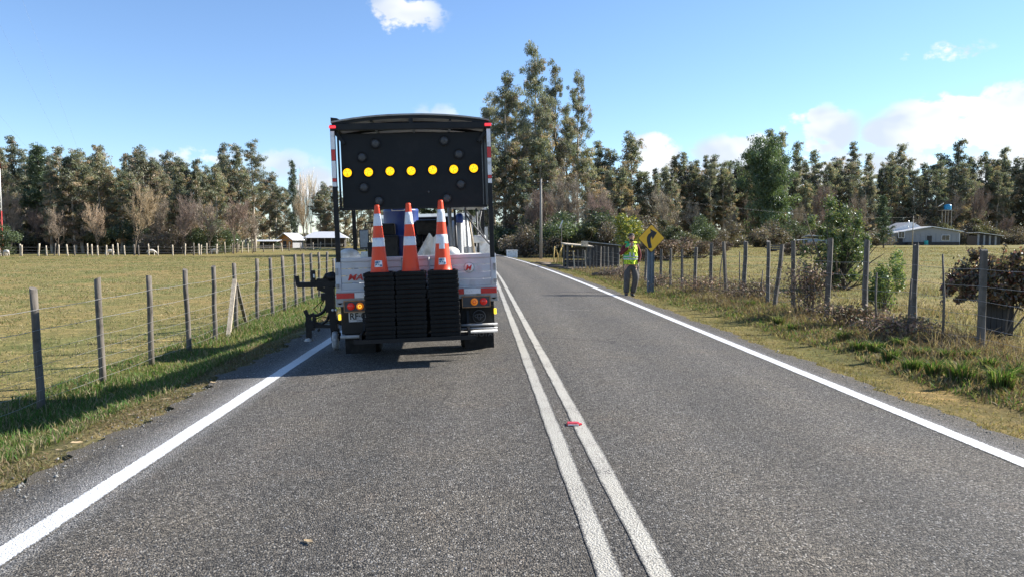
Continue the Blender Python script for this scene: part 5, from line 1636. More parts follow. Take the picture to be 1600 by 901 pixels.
# dead stalks and litter below the right fence
P = scatter(26000, (5.2, 8.2, 6, 48), .9, 61, 8, .09)
P = P[(sof(P) > 5.7) & (sof(P) < 7.7)]
rr_ = np.random.default_rng(62)
h = rr_.uniform(.06, .26, len(P)) * (.35 + .9 * clumpy(P, 1.7, .3))
o = link('dead_stalks', blades('dead_stalks', np.column_stack([P, gz(P[:, 0], P[:, 1])]), h, rr_.uniform(.004, .008, len(P)) * (1 + np.hypot(P[:, 0], P[:, 1]) / 25), pal(rr_, len(P), [G_BROWN, (.13, .09, .065), G_STRAW, (.24, .18, .13)], [.35, .3, .2, .15]), 1.3, 63), M_GRASS)
tag(o, 'dead brown stalks and litter along the foot of the split-post fence', 'dead grass', kind='stuff')
P = scatter(60000, (7.2, 20, 10, 60), .8, 71, 7, .16)
P = P[(sof(P) > 7.3) & (clumpy(P, .8, .9) > rr_.uniform(0, .8, len(P))) & (sof(P) < 10 + 9 * rr_.uniform(0, 1, len(P)))]
h = rr_.uniform(.06, .24, len(P)) * (.3 + .9 * clumpy(P, 1.3, .3))
o = link('rough_weeds', blades('rough_weeds', np.column_stack([P, gz(P[:, 0], P[:, 1])]), h, rr_.uniform(.004, .008, len(P)) * (1 + np.hypot(P[:, 0], P[:, 1]) / 22), pal(rr_, len(P), [G_BROWN, (.12, .10, .065), G_STRAW, G_OLIVE, (.22, .18, .13)], [.28, .28, .14, .18, .12]), 1.1, 73), M_GRASS)
tag(o, 'rough brown weeds and dry stalks just beyond the split-post fence', 'weeds', kind='stuff')
# fallen leaves along the left asphalt edge
M_LEAFLIT = pmat('dry_fallen_leaf', (.34, .24, .13), (.45, .34, .2), 30, .85)
for px, py, s in ((257, 630, .05), (333, 603, .03), (482, 858, .035), (120, 700, .04), (92, 712, .035), (205, 655, .035)):
    p = on_ground(px, py)
    z = float(road_z(p.x - float(off(p.y)))) + .012 if SL < p.x < SR else p.z + .05
    mb = MB(); n = 8
    vs = [(s * .9 * math.cos(2 * PI * k / n) * (1 + .25 * math.cos(4 * PI * k / n)), s * .45 * math.sin(2 * PI * k / n), .012 * math.sin(3.1 * k)) for k in range(n)]
    mb.add(vs + [(x, y, zz + .003) for x, y, zz in vs], [tuple(range(n)), tuple(reversed(range(n, 2 * n)))] + [(k, (k + 1) % n, n + (k + 1) % n, n + k) for k in range(n)])
    o = mb.build('fallen_leaf', M_LEAFLIT); o.location = (p.x, p.y, z); o.rotation_euler = (rf_.uniform(-.2, .2), rf_.uniform(-.2, .2), rf_.uniform(0, 6))
    tag(o, 'small dry fallen leaf lying on the asphalt lane' if px == 482 else 'pale dry leaf lying on the verge beside the fresh edge line', 'leaf', 'fallen leaves')

# ------------------------------------------------------------------ far wood that closes the view
r = np.random.default_rng(404)
n = 46000
az = r.uniform(R(-62), R(62), n); di = 245 + r.uniform(0, 30, n) + 8 * np.sin(az * 23)
top = 7.0 + 2.5 * np.sin(az * 37) + 2.0 * np.sin(az * 91 + 1) + 1.5 * np.sin(az * 211)
X = di * np.sin(az); Yv = di * np.cos(az); Zv = gz(X, Yv) + top * r.uniform(0, 1, n) ** .8
V, Fq = quads_leaf(np.stack([X, Yv, Zv], -1), 1.3, .55, .4, r)
t = pal(r, n, E_COLS + B_COLS[:2], [.2, .2, .15, .15, .1, .1, .1])
tag(link('far_wood', np_mesh('far_wood', V, Fq, np.repeat(t, 4, 0)), M_EUC), 'distant mixed wood closing the view behind the tree rows', 'wood', kind='stuff')

# ------------------------------------------------------------------ right-bend warning sign
M_SIGNY = pmat('yellow_sign_face', (.90, .47, .016), (.92, .50, .02), 3, .38, dirt=(.84, .42, .02), dscale=4)
M_SIGNBACK = pmat('blue_grey_sign_post', (.13, .17, .21), (.20, .24, .28), 9, .5, .3)
sp_ = spot(1017.5, 23.4)
sign = thing('bend_sign', 'yellow diamond warning sign with a black right-bend arrow behind the man', 'road sign', sp_, R(9))
HS = height_to(sp_, 350)
half = .465; cz = HS - half
MB().box((0, .03, (HS - .25) / 2), (.012, .05, HS - .25)).box((-.055, .055, (HS - .25) / 2), (.11, .010, HS - .25)).box((.055, .055, (HS - .25) / 2), (.11, .010, HS - .25)).box((-.105, .035, (HS - .25) / 2), (.010, .05, HS - .25)).box((.105, .035, (HS - .25) / 2), (.010, .05, HS - .25)).build('sign_post', M_SIGNBACK, sign)


def dia(h, cut=.06):
    pts = []
    for k in range(4):
        a = PI / 2 * k
        for q in (-1, 0, 1):
            d = h * (1 - (cut * .5 if q == 0 else cut))
            pts.append((d * math.cos(a) - q * cut * h * math.sin(a) * 1.0, d * math.sin(a) + q * cut * h * math.cos(a)))
    return pts


MB().prism([(x, z + cz) for x, z in dia(half)], .0, .006).build('sign_plate', M_INK, sign)
MB().prism([(x, z + cz) for x, z in dia(half * .94)], -.003, -.0005).build('sign_face', M_SIGNY, sign)
# arrow: shaft up, quarter bend to the right, head
k_ = half / .425 * 1.08
ar = [(-.115, -.20), (-.035, -.20), (-.035, -.06), (-.02, .0), (.015, .035), (.015, -.035), (.15, .085), (.015, .205), (.015, .125), (-.05, .095), (-.095, .045), (-.115, -.03)]
tri = MB()
ar = [(x * k_ * 1.25, z * k_ * 1.25 + cz) for x, z in ar]
rot = R(14); ar = [((x) * math.cos(rot) - (z - cz) * math.sin(rot), cz + x * math.sin(rot) + (z - cz) * math.cos(rot)) for x, z in ar]
tri.prism(ar, -.0065, -.004).build('arrow', M_INK, sign)
for z in (.16, -.16): MB().lathe([(.0005, -.004), (.012, -.003), (.014, 0)], 10, (0, -.0035, cz + z * 1.3), 'y').build('bolt', M_GALV, sign)

# ------------------------------------------------------------------ flagman
M_SKIN = pmat('skin', (.42, .22, .14), (.48, .26, .17), 12, .5)
M_VEST_Y = pmat('lime_yellow_vest', (.52, .70, .03), (.58, .76, .045), 14, .75, bump=.25, bscale=18)
M_VEST_G = pmat('green_vest_panel', (.05, .42, .13), (.07, .5, .17), 14, .75, bump=.25, bscale=18)
M_TAPE = pmat('grey_vest_tape', (.42, .44, .42), (.55, .56, .54), 60, .3)
M_SWEAT = pmat('dark_red_sweater', (.10, .018, .018), (.15, .026, .024), 14, .9, bump=.2, bscale=30)
M_TROU = pmat('dark_trousers', (.065, .060, .056), (.10, .093, .085), 10, .9, bump=.3, bscale=14)
M_BOOT = pmat('black_boot', (.018, .017, .016), (.035, .032, .03), 10, .5, dirt=(.07, .06, .045), dscale=14)
M_HAIR = pmat('dark_hair', (.018, .014, .011), (.035, .028, .022), 40, .7, bump=.4)
M_TAN = pmat('tan_glove', (.42, .32, .22), (.5, .4, .29), 14, .8)


def skin_mesh(name, joints, bones, root=0, sub=2):
    """joints: list of (pos, radius or (rx, ry)); smooth skinned surface"""
    me = bpy.data.meshes.new(name)
    me.from_pydata([j[0] for j in joints], bones, [])
    o = bpy.data.objects.new(name, me); COL.objects.link(o)
    mod = o.modifiers.new('s', 'SKIN'); mod.use_smooth_shade = True; mod.branch_smoothing = .6
    if not me.skin_vertices: me.skin_vertices.new()
    for i, j in enumerate(joints):
        rr = j[1] if hasattr(j[1], '__len__') else (j[1], j[1])
        me.skin_vertices[0].data[i].radius = rr
        me.skin_vertices[0].data[i].use_root = (i == root)
    s2 = o.modifiers.new('b', 'SUBSURF'); s2.levels = sub; s2.render_levels = sub
    dg = bpy.context.evaluated_depsgraph_get(); dg.update()
    res = bpy.data.meshes.new_from_object(o.evaluated_get(dg))
    bpy.data.objects.remove(o); bpy.data.meshes.remove(me)
    res.polygons.foreach_set('use_smooth', [True] * len(res.polygons)); res.update()
    return res


def chain(*idx):
    return [(a, b) for a, b in zip(idx[:-1], idx[1:])]


pm = spot(985.5, 21.6)
man = thing('person', 'man in a lime yellow safety vest with one hand raised to his mouth', 'person', pm, R(-4))
HM = min(1.86, height_to(pm, 356)); ks = HM / 1.82
man.scale = (ks, ks, ks)
# joints: x right in the picture, y away from the camera
hipL, hipR = (-.10, 0, .93), (.10, 0, .93)
kneeL, kneeR = (-.095, -.03, .50), (.135, -.05, .51)
ankL, ankR = (-.11, .02, .10), (.06, .06, .10)
shL, shR = (-.185, .0, 1.46), (.185, .0, 1.46)
elL, elR = (-.30, -.06, 1.20), (.265, .02, 1.17)
wrL, wrR = (-.075, -.20, 1.43), (.205, -.07, .95)
J = [((0, 0, .97), (.13, .10)), ((0, .01, 1.15), (.125, .095)), ((0, .01, 1.36), (.15, .10)), ((0, .01, 1.49), (.085, .07)), ((.01, 0, 1.56), .052), ((.015, -.012, 1.64), (.066, .078)), ((.018, -.018, 1.72), (.074, .092)), ((.018, -.005, 1.785), (.05, .065)),
     (shL, .058), (elL, .042), (wrL, .028), (shR, .058), (elR, .042), (wrR, .028),
     (hipL, .085), (kneeL, .056), (ankL, .03), (hipR, .085), (kneeR, .056), (ankR, .03), ((-.118, -.06, .045), (.022, .02)), ((.068, -.02, .045), (.022, .02))]
B = chain(0, 1, 2, 3, 4, 5, 6, 7) + chain(2, 8, 9, 10) + chain(2, 11, 12, 13) + chain(0, 14, 15, 16, 20) + chain(0, 17, 18, 19, 21)
body = link('body', skin_mesh('body', J, B, 0, 2), M_SKIN, man)
# face
MB().sphere((.016, -.110, 1.665), (.013, .018, .022), 8, 6).build('nose', M_SKIN, body)
for s in (-1, 1):
    MB().sphere((.016 + s * .03, -.098, 1.70), (.011, .008, .007), 8, 6).build('eye', M_INK, body)
    MB().sphere((.016 + s * .078, -.01, 1.685), (.012, .02, .03), 8, 6).build('ear', M_SKIN, body)
    MB().box((.016 + s * .03, -.104, 1.722), (.035, .008, .008)).build('eyebrow', M_HAIR, body)
MB().box((.016, -.098, 1.622), (.045, .01, .009), bev=.003).build('mouth', pmat('lips', (.30, .11, .09), (.34, .13, .1), 9, .5), body)
MB().sphere((.015, -.052, 1.612), (.058, .052, .045), 12, 8).build('beard', M_HAIR, body)
MB().sphere((.018, .012, 1.752), (.086, .100, .066), 16, 10).sphere((.018, .045, 1.69), (.078, .07, .085), 12, 8).build('hair', M_HAIR, body)


# hands: palm and five bent fingers each
def hand(wr, d, side, mat, name):
    d = Vector(d).normalized(); side = Vector(side).normalized(); nrm = d.cross(side).normalized()
    w = Vector(wr)
    Jh = [(tuple(w), (.028, .022)), (tuple(w + d * .05), (.036, .02)), (tuple(w + d * .09), (.038, .018))]
    Bh = [(0, 1), (1, 2)]
    for k in range(4):
        o_ = side * (-.03 + k * .02); L = (.026, .030, .029, .022)[k]
        p1 = w + d * .095 + o_; p2 = p1 + d * L + nrm * .012; p3 = p2 + d * L * .6 + nrm * .022
        i = len(Jh); Jh += [(tuple(p1), .0095), (tuple(p2), .009), (tuple(p3), .008)]; Bh += [(2, i), (i, i + 1), (i + 1, i + 2)]
    i = len(Jh); Jh += [(tuple(w + d * .05 - side * .038), .011), (tuple(w + d * .085 - side * .052 + nrm * .012), .009)]; Bh += [(1, i), (i, i + 1)]
    return link(name, skin_mesh(name, Jh, Bh, 0, 1), mat, body)


hand(wrL, (.75, -.12, .62), (-.6, .2, .75), M_SKIN, 'hand')
hand(wrR, (-.25, -.15, -.95), (.2, -.9, .1), M_TAN, 'hand')
# sweater: torso and both sleeves
JS = [((0, 0, 1.0), (.15, .115)), ((0, .01, 1.18), (.15, .115)), ((0, .01, 1.37), (.17, .118)), ((0, .01, 1.49), (.10, .085)), ((.01, 0, 1.545), (.066, .066)),
      (shL, .072), (elL, .058), ((wrL[0] - .02, wrL[1] + .015, wrL[2] - .02), .043), (shR, .072), (elR, .058), ((wrR[0] + .005, wrR[1] + .01, wrR[2] + .03), .043)]
link('sweater', skin_mesh('sweater', JS, chain(0, 1, 2, 3, 4) + chain(2, 5, 6, 7) + chain(2, 8, 9, 10), 0, 2), M_SWEAT, man)
JT = [((0, 0, .99), (.155, .115)), ((0, 0, .90), (.155, .12)), ((-.10, 0, .84), .118), ((-.105, -.03, .50), .095), ((-.115, .01, .16), .090), ((-.115, .01, .10), .092), ((.11, 0, .84), .118), ((.15, -.045, .51), .095), ((.085, .03, .16), .090), ((.08, .03, .10), .092)]
link('trousers', skin_mesh('trousers', JT, chain(0, 1, 2, 3, 4, 5) + chain(1, 6, 7, 8, 9), 0, 2), M_TROU, man)
for (ax_, ay, az_), tx in ((ankL, -.128), (ankR, .085)):
    JB = [((ax_, ay + .02, .15), .06), ((ax_, ay + .02, .05), (.055, .05)), (((ax_ + tx) / 2, ay - .08, .045), (.05, .045)), ((tx, ay - .16, .035), (.042, .035))]
    link('boot', skin_mesh('boot', JB, chain(0, 1, 2, 3), 0, 2), M_BOOT, man)


# vest: open shell over the sweater, arm holes left free
def vest_ring(z):
    t = (z - .93) / .6
    if z < 1.15: return .205, .165
    if z < 1.40: return .205 - .0 * t, .168
    return .205 - (z - 1.40) * .55, .165 - (z - 1.40) * .45


vs = {'y': MB(), 'g': MB(), 't': MB()}
STRAPS = []
zs = [.93, .99, 1.03, 1.06, 1.10, 1.13, 1.16, 1.20, 1.28, 1.36, 1.42, 1.48, 1.525]
N = 36
def vp(i, j, o=0.0):
    a = 2 * PI * i / N; rx, ry = vest_ring(zs[j]); w = 1 + .035 * math.sin(5 * a + zs[j] * 9) * (1.3 - zs[j]) * 2
    return ((rx + o) * math.cos(a) * w + .005, (ry + o) * math.sin(a) * w + .01, zs[j])
for j in range(len(zs) - 1):
    for i in range(N):
        a = (i + .5) / N * 360
        arm = (a < 32 or a > 328 or 148 < a < 212)
        if zs[j] >= 1.28 and arm: continue
        if zs[j] >= 1.36 and 262 < a < 282: continue
        key = 't' if (1.06 <= zs[j] < 1.09 or 1.13 <= zs[j] < 1.15) else ('g' if (a < 248 and a > 180 and (zs[j] > 1.4 or 1.03 < zs[j] < 1.2)) else 'y')
        q = [vp(i, j), vp((i + 1) % N, j) if i < N - 1 else vp(0, j), vp((i + 1) % N, j + 1) if i < N - 1 else vp(0, j + 1), vp(i, j + 1)]
        vs['y'].add(q, [(0, 1, 2, 3)], True)
        if key != 'y':
            o_ = .004 if key == 'g' else .006
            q = [vp(i, j, o_), vp((i + 1) % N, j, o_), vp((i + 1) % N, j + 1, o_), vp(i, j + 1, o_)]
            vs[key].add(q, [(0, 1, 2, 3)], True)
for s, key in ((-1, 'g'), (1, 'y')):
    for yy in (-1, 1):
        a0 = Vector((s * .13, yy * .085, 1.53)); STRAPS.append((key, a0, Vector((s * .115, 0, 1.575))))
vm = vs['y'].mesh('vest'); bm = bmesh.new(); bm.from_mesh(vm); bmesh.ops.remove_doubles(bm, verts=bm.verts, dist=1e-4); bm.to_mesh(vm); bm.free()
vest = link('vest', vm, M_VEST_Y, man)
for key, a0, a1 in STRAPS: MB().bar(a0, a1, .10, .012).build('shoulder_strap', M_VEST_G if key == 'g' else M_VEST_Y, vest)
vs['g'].build('vest_panel', M_VEST_G, vest); vs['t'].build('vest_tape', M_TAPE, vest)
for a in (-1.25, -1.75, 1.2, 1.9):
    MB().bar((.215 * math.cos(a), .178 * math.sin(a) + .01, 1.16), (.17 * math.cos(a), .13 * math.sin(a) + .01, 1.52), .045, .006).build('brace_tape', M_TAPE, vest)
MB().box((.02, -.165, 1.22), (.006, .006, .54)).build('vest_zip', M_VEST_G, vest)

# ------------------------------------------------------------------ small things on the road and verge
pr = on_ground(895.5, 670)
rm = thing('pavement_marker', 'small red reflective raised marker between the two centre stripes', 'road marker', (pr.x, pr.y, float(road_z(pr.x)) + .004), R(-4))
mk = MB(); mk.prism([(-.055, 0), (.055, 0), (.045, .016), (-.045, .016)], -.04, .04); mk.build('marker_body', M_REFRED, rm)
MB().box((0, -.018, .0175), (.07, .022, .003)).build('reflector', pmat('dull_red_lens', (.30, .03, .03), (.36, .05, .05), 40, .3), rm)
MB().box((0, -.043, .008), (.09, .006, .009)).build('reflector', M_REFWHT, rm)
MB().box((.062, .01, .004), (.02, .05, .006)).build('glue_pad', M_REFRED, rm)

pb = spot(800, 76)
cb = thing('culvert_headwall', 'low white painted culvert headwall where the road bends', 'headwall', pb, R(12))
MB().box((0, 0, .30), (1.1, .35, .75), bev=.04).build('wall', M_WHITE, cb); MB().box((0, -.02, .70), (1.2, .42, .08), bev=.03).build('coping', M_WHITE, cb)

M_STAKE = pmat('yellow_cane', (.42, .29, .09), (.52, .38, .14), 9, .85)
stf = thing('cane_fence', 'short fence of leaning yellow canes before the wooden shelter', 'fence', spot(880, 57))
for k in range(9):
    o = MB().tube([(0, 0, -.1), (rf_.gauss(0, .05), 0, .6), (rf_.gauss(.05, .12), 0, rf_.uniform(1.1, 1.6))], .05, 6).build('cane', M_STAKE, stf); o.location = (-.7 + k * .19, rf_.uniform(-.2, .2), 0)

sh = thing('wooden_shelter', 'small open timber shelter with a sloping pale roof beyond the man', 'shelter', spot(902, 47), R(8))
for x, y, h in ((-.75, -.4, 1.5), (.75, -.4, 1.35), (-.75, .5, 1.6), (.75, .5, 1.45)): MB().box((x, y, h / 2 - .1), (.1, .1, h + .2)).build('post', M_POST2, sh)
MB().box((0, 0, 1.52), (1.85, 1.2, .07), rot=(R(4), R(5), 0)).build('roof', M_POSTPALE, sh)
for k in range(5): MB().box((0, .56, .2 + k * .26), (1.5, .03, .22)).build('board', M_DARKWOOD, sh)
MB().box((-.1, -.1, .45), (1.1, .4, .06)).box((-.1, -.1, .2), (.9, .3, .4)).build('bench', M_DARKWOOD, sh)
MB().box((.35, -.45, 1.62), (.45, .05, .3)).build('name_board', M_POSTPALE, sh)
sd_ = thing('garden_shed', 'dark board shed with a pale tin roof behind the picket posts', 'shed', spot(940, 50), R(6))
for k in range(9): MB().box((-.92 + k * .23, -.5, .75), (.22, .03, 1.7 - .03 * k)).build('board', M_DARKWOOD, sd_)
MB().box((0, .1, .7), (2.05, 1.1, 1.55)).build('wall', M_DARKWOOD, sd_)
MB().box((0, .05, 1.58), (2.3, 1.6, .05), rot=(0, R(6), 0)).build('roof', M_GALV, sd_)
gp_ = thing('picket_gate', 'ramshackle picket gate of pale stakes beside the wooden shelter', 'gate', spot(912, 45), R(-10))
for k in range(6):
    o = MB().box((0, 0, .55), (.07, .05, 1.25 + rf_.uniform(-.15, .2))).build('picket', M_POST2 if k % 3 else M_POSTPALE, gp_); o.location = (-.55 + k * .23, 0, 0); o.rotation_euler = (0, rf_.gauss(0, .08), 0)
MB().box((0, .05, .75), (1.3, .05, .08), rot=(0, R(8), 0)).build('rail', M_POST2, gp_)
for i, (px, Y, L, a) in enumerate(((845, 54, 1.6, .2), (862, 50, 1.4, -.3), (876, 48, 1.9, .1), (888, 47, 1.3, .5), (896, 45.5, 1.5, -.1), (852, 51, 1.0, .6), (870, 46, 1.1, .25), (884, 44.5, .9, -.5))):
    p = spot(px, Y)
    o = MB().tube([(-L / 2, 0, .07), (0, .03, .09), (L / 2, 0, .07)], [.07, .085, .065], 8).build('log', M_BARK_BROWN); o.location = p; o.rotation_euler = (0, 0, a)
    tag(o, 'weathered log lying on the verge before the wooden shelter', 'log', 'logs on the verge')
p = spot(947, 36.5)
o = MB().tube([(-.7, 0, .10), (0, .05, .16), (.4, 0, .22), (.8, .1, .55)], [.09, .11, .1, .04], 8).build('log', M_BARK_BROWN); o.location = p
tag(o, 'dark crooked log against the picket posts left of the man', 'log')

# pole, rag and wires
pp = spot(845, 74)
hp_ = height_to(pp, 281)
up = thing('utility_pole', 'slim grey utility pole in front of the tall eucalyptus stand', 'pole', pp)
MB().tube([(0, 0, -.3), (0, 0, hp_)], [.16, .10], 10).build('pole', pmat('concrete_pole', (.20, .185, .165), (.27, .25, .225), 8, .85), up)
MB().box((0, 0, hp_ - .35), (1.5, .1, .1)).build('crossarm', M_DARKWOOD, up)
for x in (-.65, 0, .65): MB().lathe([(.03, 0), (.05, .04), (.05, .1), (.02, .14)], 8, (x, 0, hp_ - .3)).build('insulator', M_WHITE, up)
p2 = spot(1425, 148)
fpole = thing('utility_pole', 'slim service pole standing beside the grey farmhouse roof', 'pole', p2)
h2 = height_to(p2, 338)
MB().tube([(0, 0, -.3), (0, 0, h2)], [.12, .08], 8).build('pole', M_POSTPALE, fpole)
MB().box((0, 0, h2 - .3), (1.2, .1, .1)).build('crossarm', M_DARKWOOD, fpole)
for k, x in enumerate((-.5, .5)):
    a = pp + Vector((x, 0, hp_ - .18)); b2 = p2 + Vector((x, 0, h2 - .25)); pts = []
    for t in np.linspace(0, 1, 16): q = a.lerp(b2, t); q.z -= 1.2 * 4 * t * (1 - t); pts.append(q)
    o = MB().tube(pts, .005, 4, caps=False).build('power_line', M_DARKGREY); tag(o, 'sagging power line from the grey pole to the farmhouse', 'cable', 'power lines')
pf = spot(876.5, 60); fl_ = thing('rag_pole', 'thin stick with a white rag tied near its tip beyond the shelter', 'pole', pf)
MB().tube([(0, 0, -.1), (.05, 0, height_to(pf, 352))], .03, 6).build('stick', M_POST2, fl_)
vs_ = []; fs_ = []
for j in range(6):
    for i in range(3): vs_.append((.06 - .05 * j + .06 * i, .03 * math.sin(j * 1.7 + i), height_to(pf, 345) - .13 * j))
for j in range(5):
    for i in range(2): fs_.append((j * 3 + i, j * 3 + i + 1, j * 3 + i + 4, j * 3 + i + 3))
MB().add(vs_, fs_).add([(x, y + .02, z) for x, y, z in vs_], fs_).build('rag', M_CLOTH, fl_)

# ------------------------------------------------------------------ red and white mast
M_MASTR = pmat('mast_red', (.45, .03, .025), (.5, .045, .035), 5, .5); M_MASTW = pmat('mast_white', (.72, .71, .69), (.78, .77, .75), 5, .5)
pmst = spot(3.0, 107)
mast = thing('lattice_mast', 'red and white guyed lattice mast rising above the left tree row', 'mast', pmst)
wd = .33; bh = 5.9
legs = [(wd * math.cos(a), wd * math.sin(a)) for a in (PI / 2, PI / 2 + 2 * PI / 3, PI / 2 + 4 * PI / 3)]
z0 = height_to(pmst, 330) - bh
for k in range(9):
    mb = MB(); za = max(-.2, z0 + k * bh); zb = z0 + (k + 1) * bh
    for x, y in legs: mb.tube([(x, y, za), (x, y, zb)], .055, 6)
    n = int((zb - za) / 1.04)
    for j in range(n):
        for i in range(3):
            a, c2 = legs[i], legs[(i + 1) % 3]; zc = za + j * 1.04
            mb.tube([(a[0], a[1], zc), (c2[0], c2[1], zc + 1.04)], .03, 4, caps=False); mb.tube([(a[0], a[1], zc), (c2[0], c2[1], zc)], .03, 4, caps=False)
    mb.build('mast_section', M_MASTR if k % 2 == 0 else M_MASTW, mast)
for zt in (20, 34, 48): MB().tube([(0, 0, zt), (9, 14, 0)], .008, 4, caps=False).build('guy_wire', M_SIGNBACK, mast)
MB().tube([(0, 0, 34), (-18, 5, 0)], .008, 4, caps=False).build('guy_wire', M_SIGNBACK, mast)

# ------------------------------------------------------------------ farm buildings
M_TIN = pmat('pale_tin_roof', (.60, .60, .60), (.70, .70, .69), 2, .4, .3, bump=.1)
M_GREYWALL = pmat('grey_painted_boards', (.25, .255, .26), (.31, .315, .32), 3, .8, stretch=(.3, .3, 6))
M_ORANGEPLY = pmat('orange_plywood', (.55, .24, .07), (.64, .30, .10), 5, .8)
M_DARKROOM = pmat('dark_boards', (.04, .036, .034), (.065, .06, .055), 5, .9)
M_WHITEWALL = pmat('white_painted_wall', (.72, .71, .68), (.78, .77, .74), 4, .8)


def corrug(mb, x0, x1, y0, y1, z0, z1, th=.05, n=14):
    """sheet from the eave line (y0,z0) to the ridge (y1,z1) with ribs"""
    mb.add([(x0, y0, z0), (x1, y0, z0), (x1, y1, z1), (x0, y1, z1), (x0, y0, z0 - th), (x1, y0, z0 - th), (x1, y1, z1 - th), (x0, y1, z1 - th)], [(0, 1, 2, 3), (7, 6, 5, 4), (0, 4, 5, 1), (1, 5, 6, 2), (2, 6, 7, 3), (3, 7, 4, 0)])
    for k in range(n + 1):
        x = x0 + (x1 - x0) * k / n; mb.bar((x, y0, z0 + .015), (x, y1, z1 + .015), .05, .03)


def window(parent, c, w, h, face='-y'):
    f = MB().box((c[0], c[1], c[2]), (w + .16, .08, h + .16)).build('window', M_WHITEWALL, parent)
    MB().box((c[0] - w / 4, c[1] - .045, c[2]), (w / 2 - .05, .02, h)).build('pane', M_GLASSD, f)
    MB().box((c[0] + w / 4, c[1] - .045, c[2]), (w / 2 - .05, .02, h)).build('pane', M_GLASSD, f)
    return f


# grey farmhouse: wide shallow gable towards the road, lower lean-to on the left
ph = spot(1446, 152)
k = 152.0 / F
fh = thing('farmhouse', 'low grey farmhouse with pale tin gable roof across the right-hand pasture', 'house', ph, R(-2))
fw = 15.2
MB().prism([(-7.3, 0), (7.0, 0), (7.0, 2.75), (2.4, 3.6), (1.2, 3.75), (-7.3, 2.4)], 0, 7.0).build('wall', M_GREYWALL, fh)
for j in range(13): MB().box((-6.7 + j * 1.1, -.03, 1.3), (.06, .05, 2.3)).build('batten', M_GREYWALL, fh)
rf = MB()
for (xa, za), (xb, zb) in (((-8.2, 2.45), (1.0, 4.0)), ((1.0, 4.0), (7.7, 2.95))):
    rf.add([(xa, -.5, za), (xb, -.5, zb), (xb, 7.5, zb), (xa, 7.5, za), (xa, -.5, za - .16), (xb, -.5, zb - .16), (xb, 7.5, zb - .16), (xa, 7.5, za - .16)], [(0, 1, 2, 3), (7, 6, 5, 4), (0, 4, 5, 1), (2, 6, 7, 3), (3, 7, 4, 0), (1, 5, 6, 2)])
roof = rf.build('roof', M_TIN, fh)
MB().prism([(-5.2, 3.1), (-1.2, 4.95), (-.7, 4.95), (1.0, 4.05), (1.0, 3.9), (-5.2, 2.9)], 4.0, 10.0).build('rear_roof', M_TIN, roof)
MB().tube([(-2.7, 2, 3.4), (-2.7, 2, 5.3)], .09, 8).build('chimney', M_TIN, roof)
MB().tube([(4.6, 2, 3.2), (4.6, 2, 4.4)], .08, 8).build('vent_pipe', M_WHITEWALL, roof)
MB().lathe([(.0005, 0), (.35, .05), (.6, .16), (.62, .15), (.36, .02), (.0005, -.03)], 18, (0, 0, 0)).build('satellite_dish', M_WHITE, roof)
roof.children[-1].location = (-1.6, 1.2, 4.9); roof.children[-1].rotation_euler = (R(60), 0, R(25))
MB().tube([(-1.6, 1.25, 4.2), (-1.6, 1.25, 4.85)], .05, 6).build('dish_mast', M_GALV, roof)
window(fh, (4.1, -.04, 1.6), 1.6, 1.0); window(fh, (-1.6, -.04, 1.6), 1.2, 1.2)
MB().box((.7, -.05, 1.0), (.95, .1, 2.0)).build('door', M_DARKROOM, fh)
MB().box((7.06, 1.0, 1.3), (.15, 2.0, 2.5)).build('white_end_board', M_WHITEWALL, fh)
MB().box((0, -.08, .35), (14.0, .1, .7)).build('plinth', M_DARKROOM, fh)
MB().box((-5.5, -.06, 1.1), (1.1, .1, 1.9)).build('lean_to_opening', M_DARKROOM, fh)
MB().lathe([(.0005, 0), (.42, 0), (.45, .9), (.38, 1.0), (.0005, 1.0)], 14, (0, 0, 0)).build('cistern', pmat('turquoise_cistern', (.05, .42, .36), (.07, .48, .42), 4, .5)).parent = fh
fh.children[-1].location = (-4.0, -.7, .6)
MB().box((-4.0, -.7, .3), (.8, .8, .6)).build('cistern_stand', M_DARKROOM, fh)
# blue tank on its stand
pt = spot(1477, 165)
tw = thing('water_tank', 'small blue water tank on tall legs behind the grey farmhouse', 'water tank', pt)
ht = height_to(pt, 320)
for x, y in ((-.7, -.6), (.7, -.6), (-.7, .6), (.7, .6)): MB().box((x, y, (ht - 1.4) / 2), (.12, .12, ht - 1.4)).build('leg', M_POSTPALE, tw)
MB().box((-.3, 0, ht - 1.35), (2.6, 1.6, .12)).build('platform', M_POSTPALE, tw)
MB().lathe([(.0005, 0), (.75, 0), (.78, .3), (.75, .6), (.78, .9), (.7, 1.2), (.3, 1.3), (.0005, 1.3)], 18, (.15, 0, ht - 1.29)).build('tank', pmat('blue_tank_plastic', (.02, .22, .42), (.03, .28, .5), 3, .45), tw)
# board shed right of the house
ps = spot(1544, 152)
bs = thing('board_shed', 'long weathered board shed with a sloping tin roof beside the farmhouse', 'shed', ps, R(3))
for j in range(12): MB().box((-2.35 + j * .43, 0, 1.15 - .02 * j), (.40, .06 + .03 * (j % 2), 2.35 - .05 * j)).build('board', M_DARKWOOD if j % 3 else M_GREYWALL, bs)
MB().box((0, 1.6, 1.0), (5.1, 3.0, 2.0)).build('wall', M_DARKROOM, bs)
MB().box((0, 1.3, 2.33), (5.6, 4.0, .10), rot=(0, R(7), 0)).build('roof', M_TIN, bs)
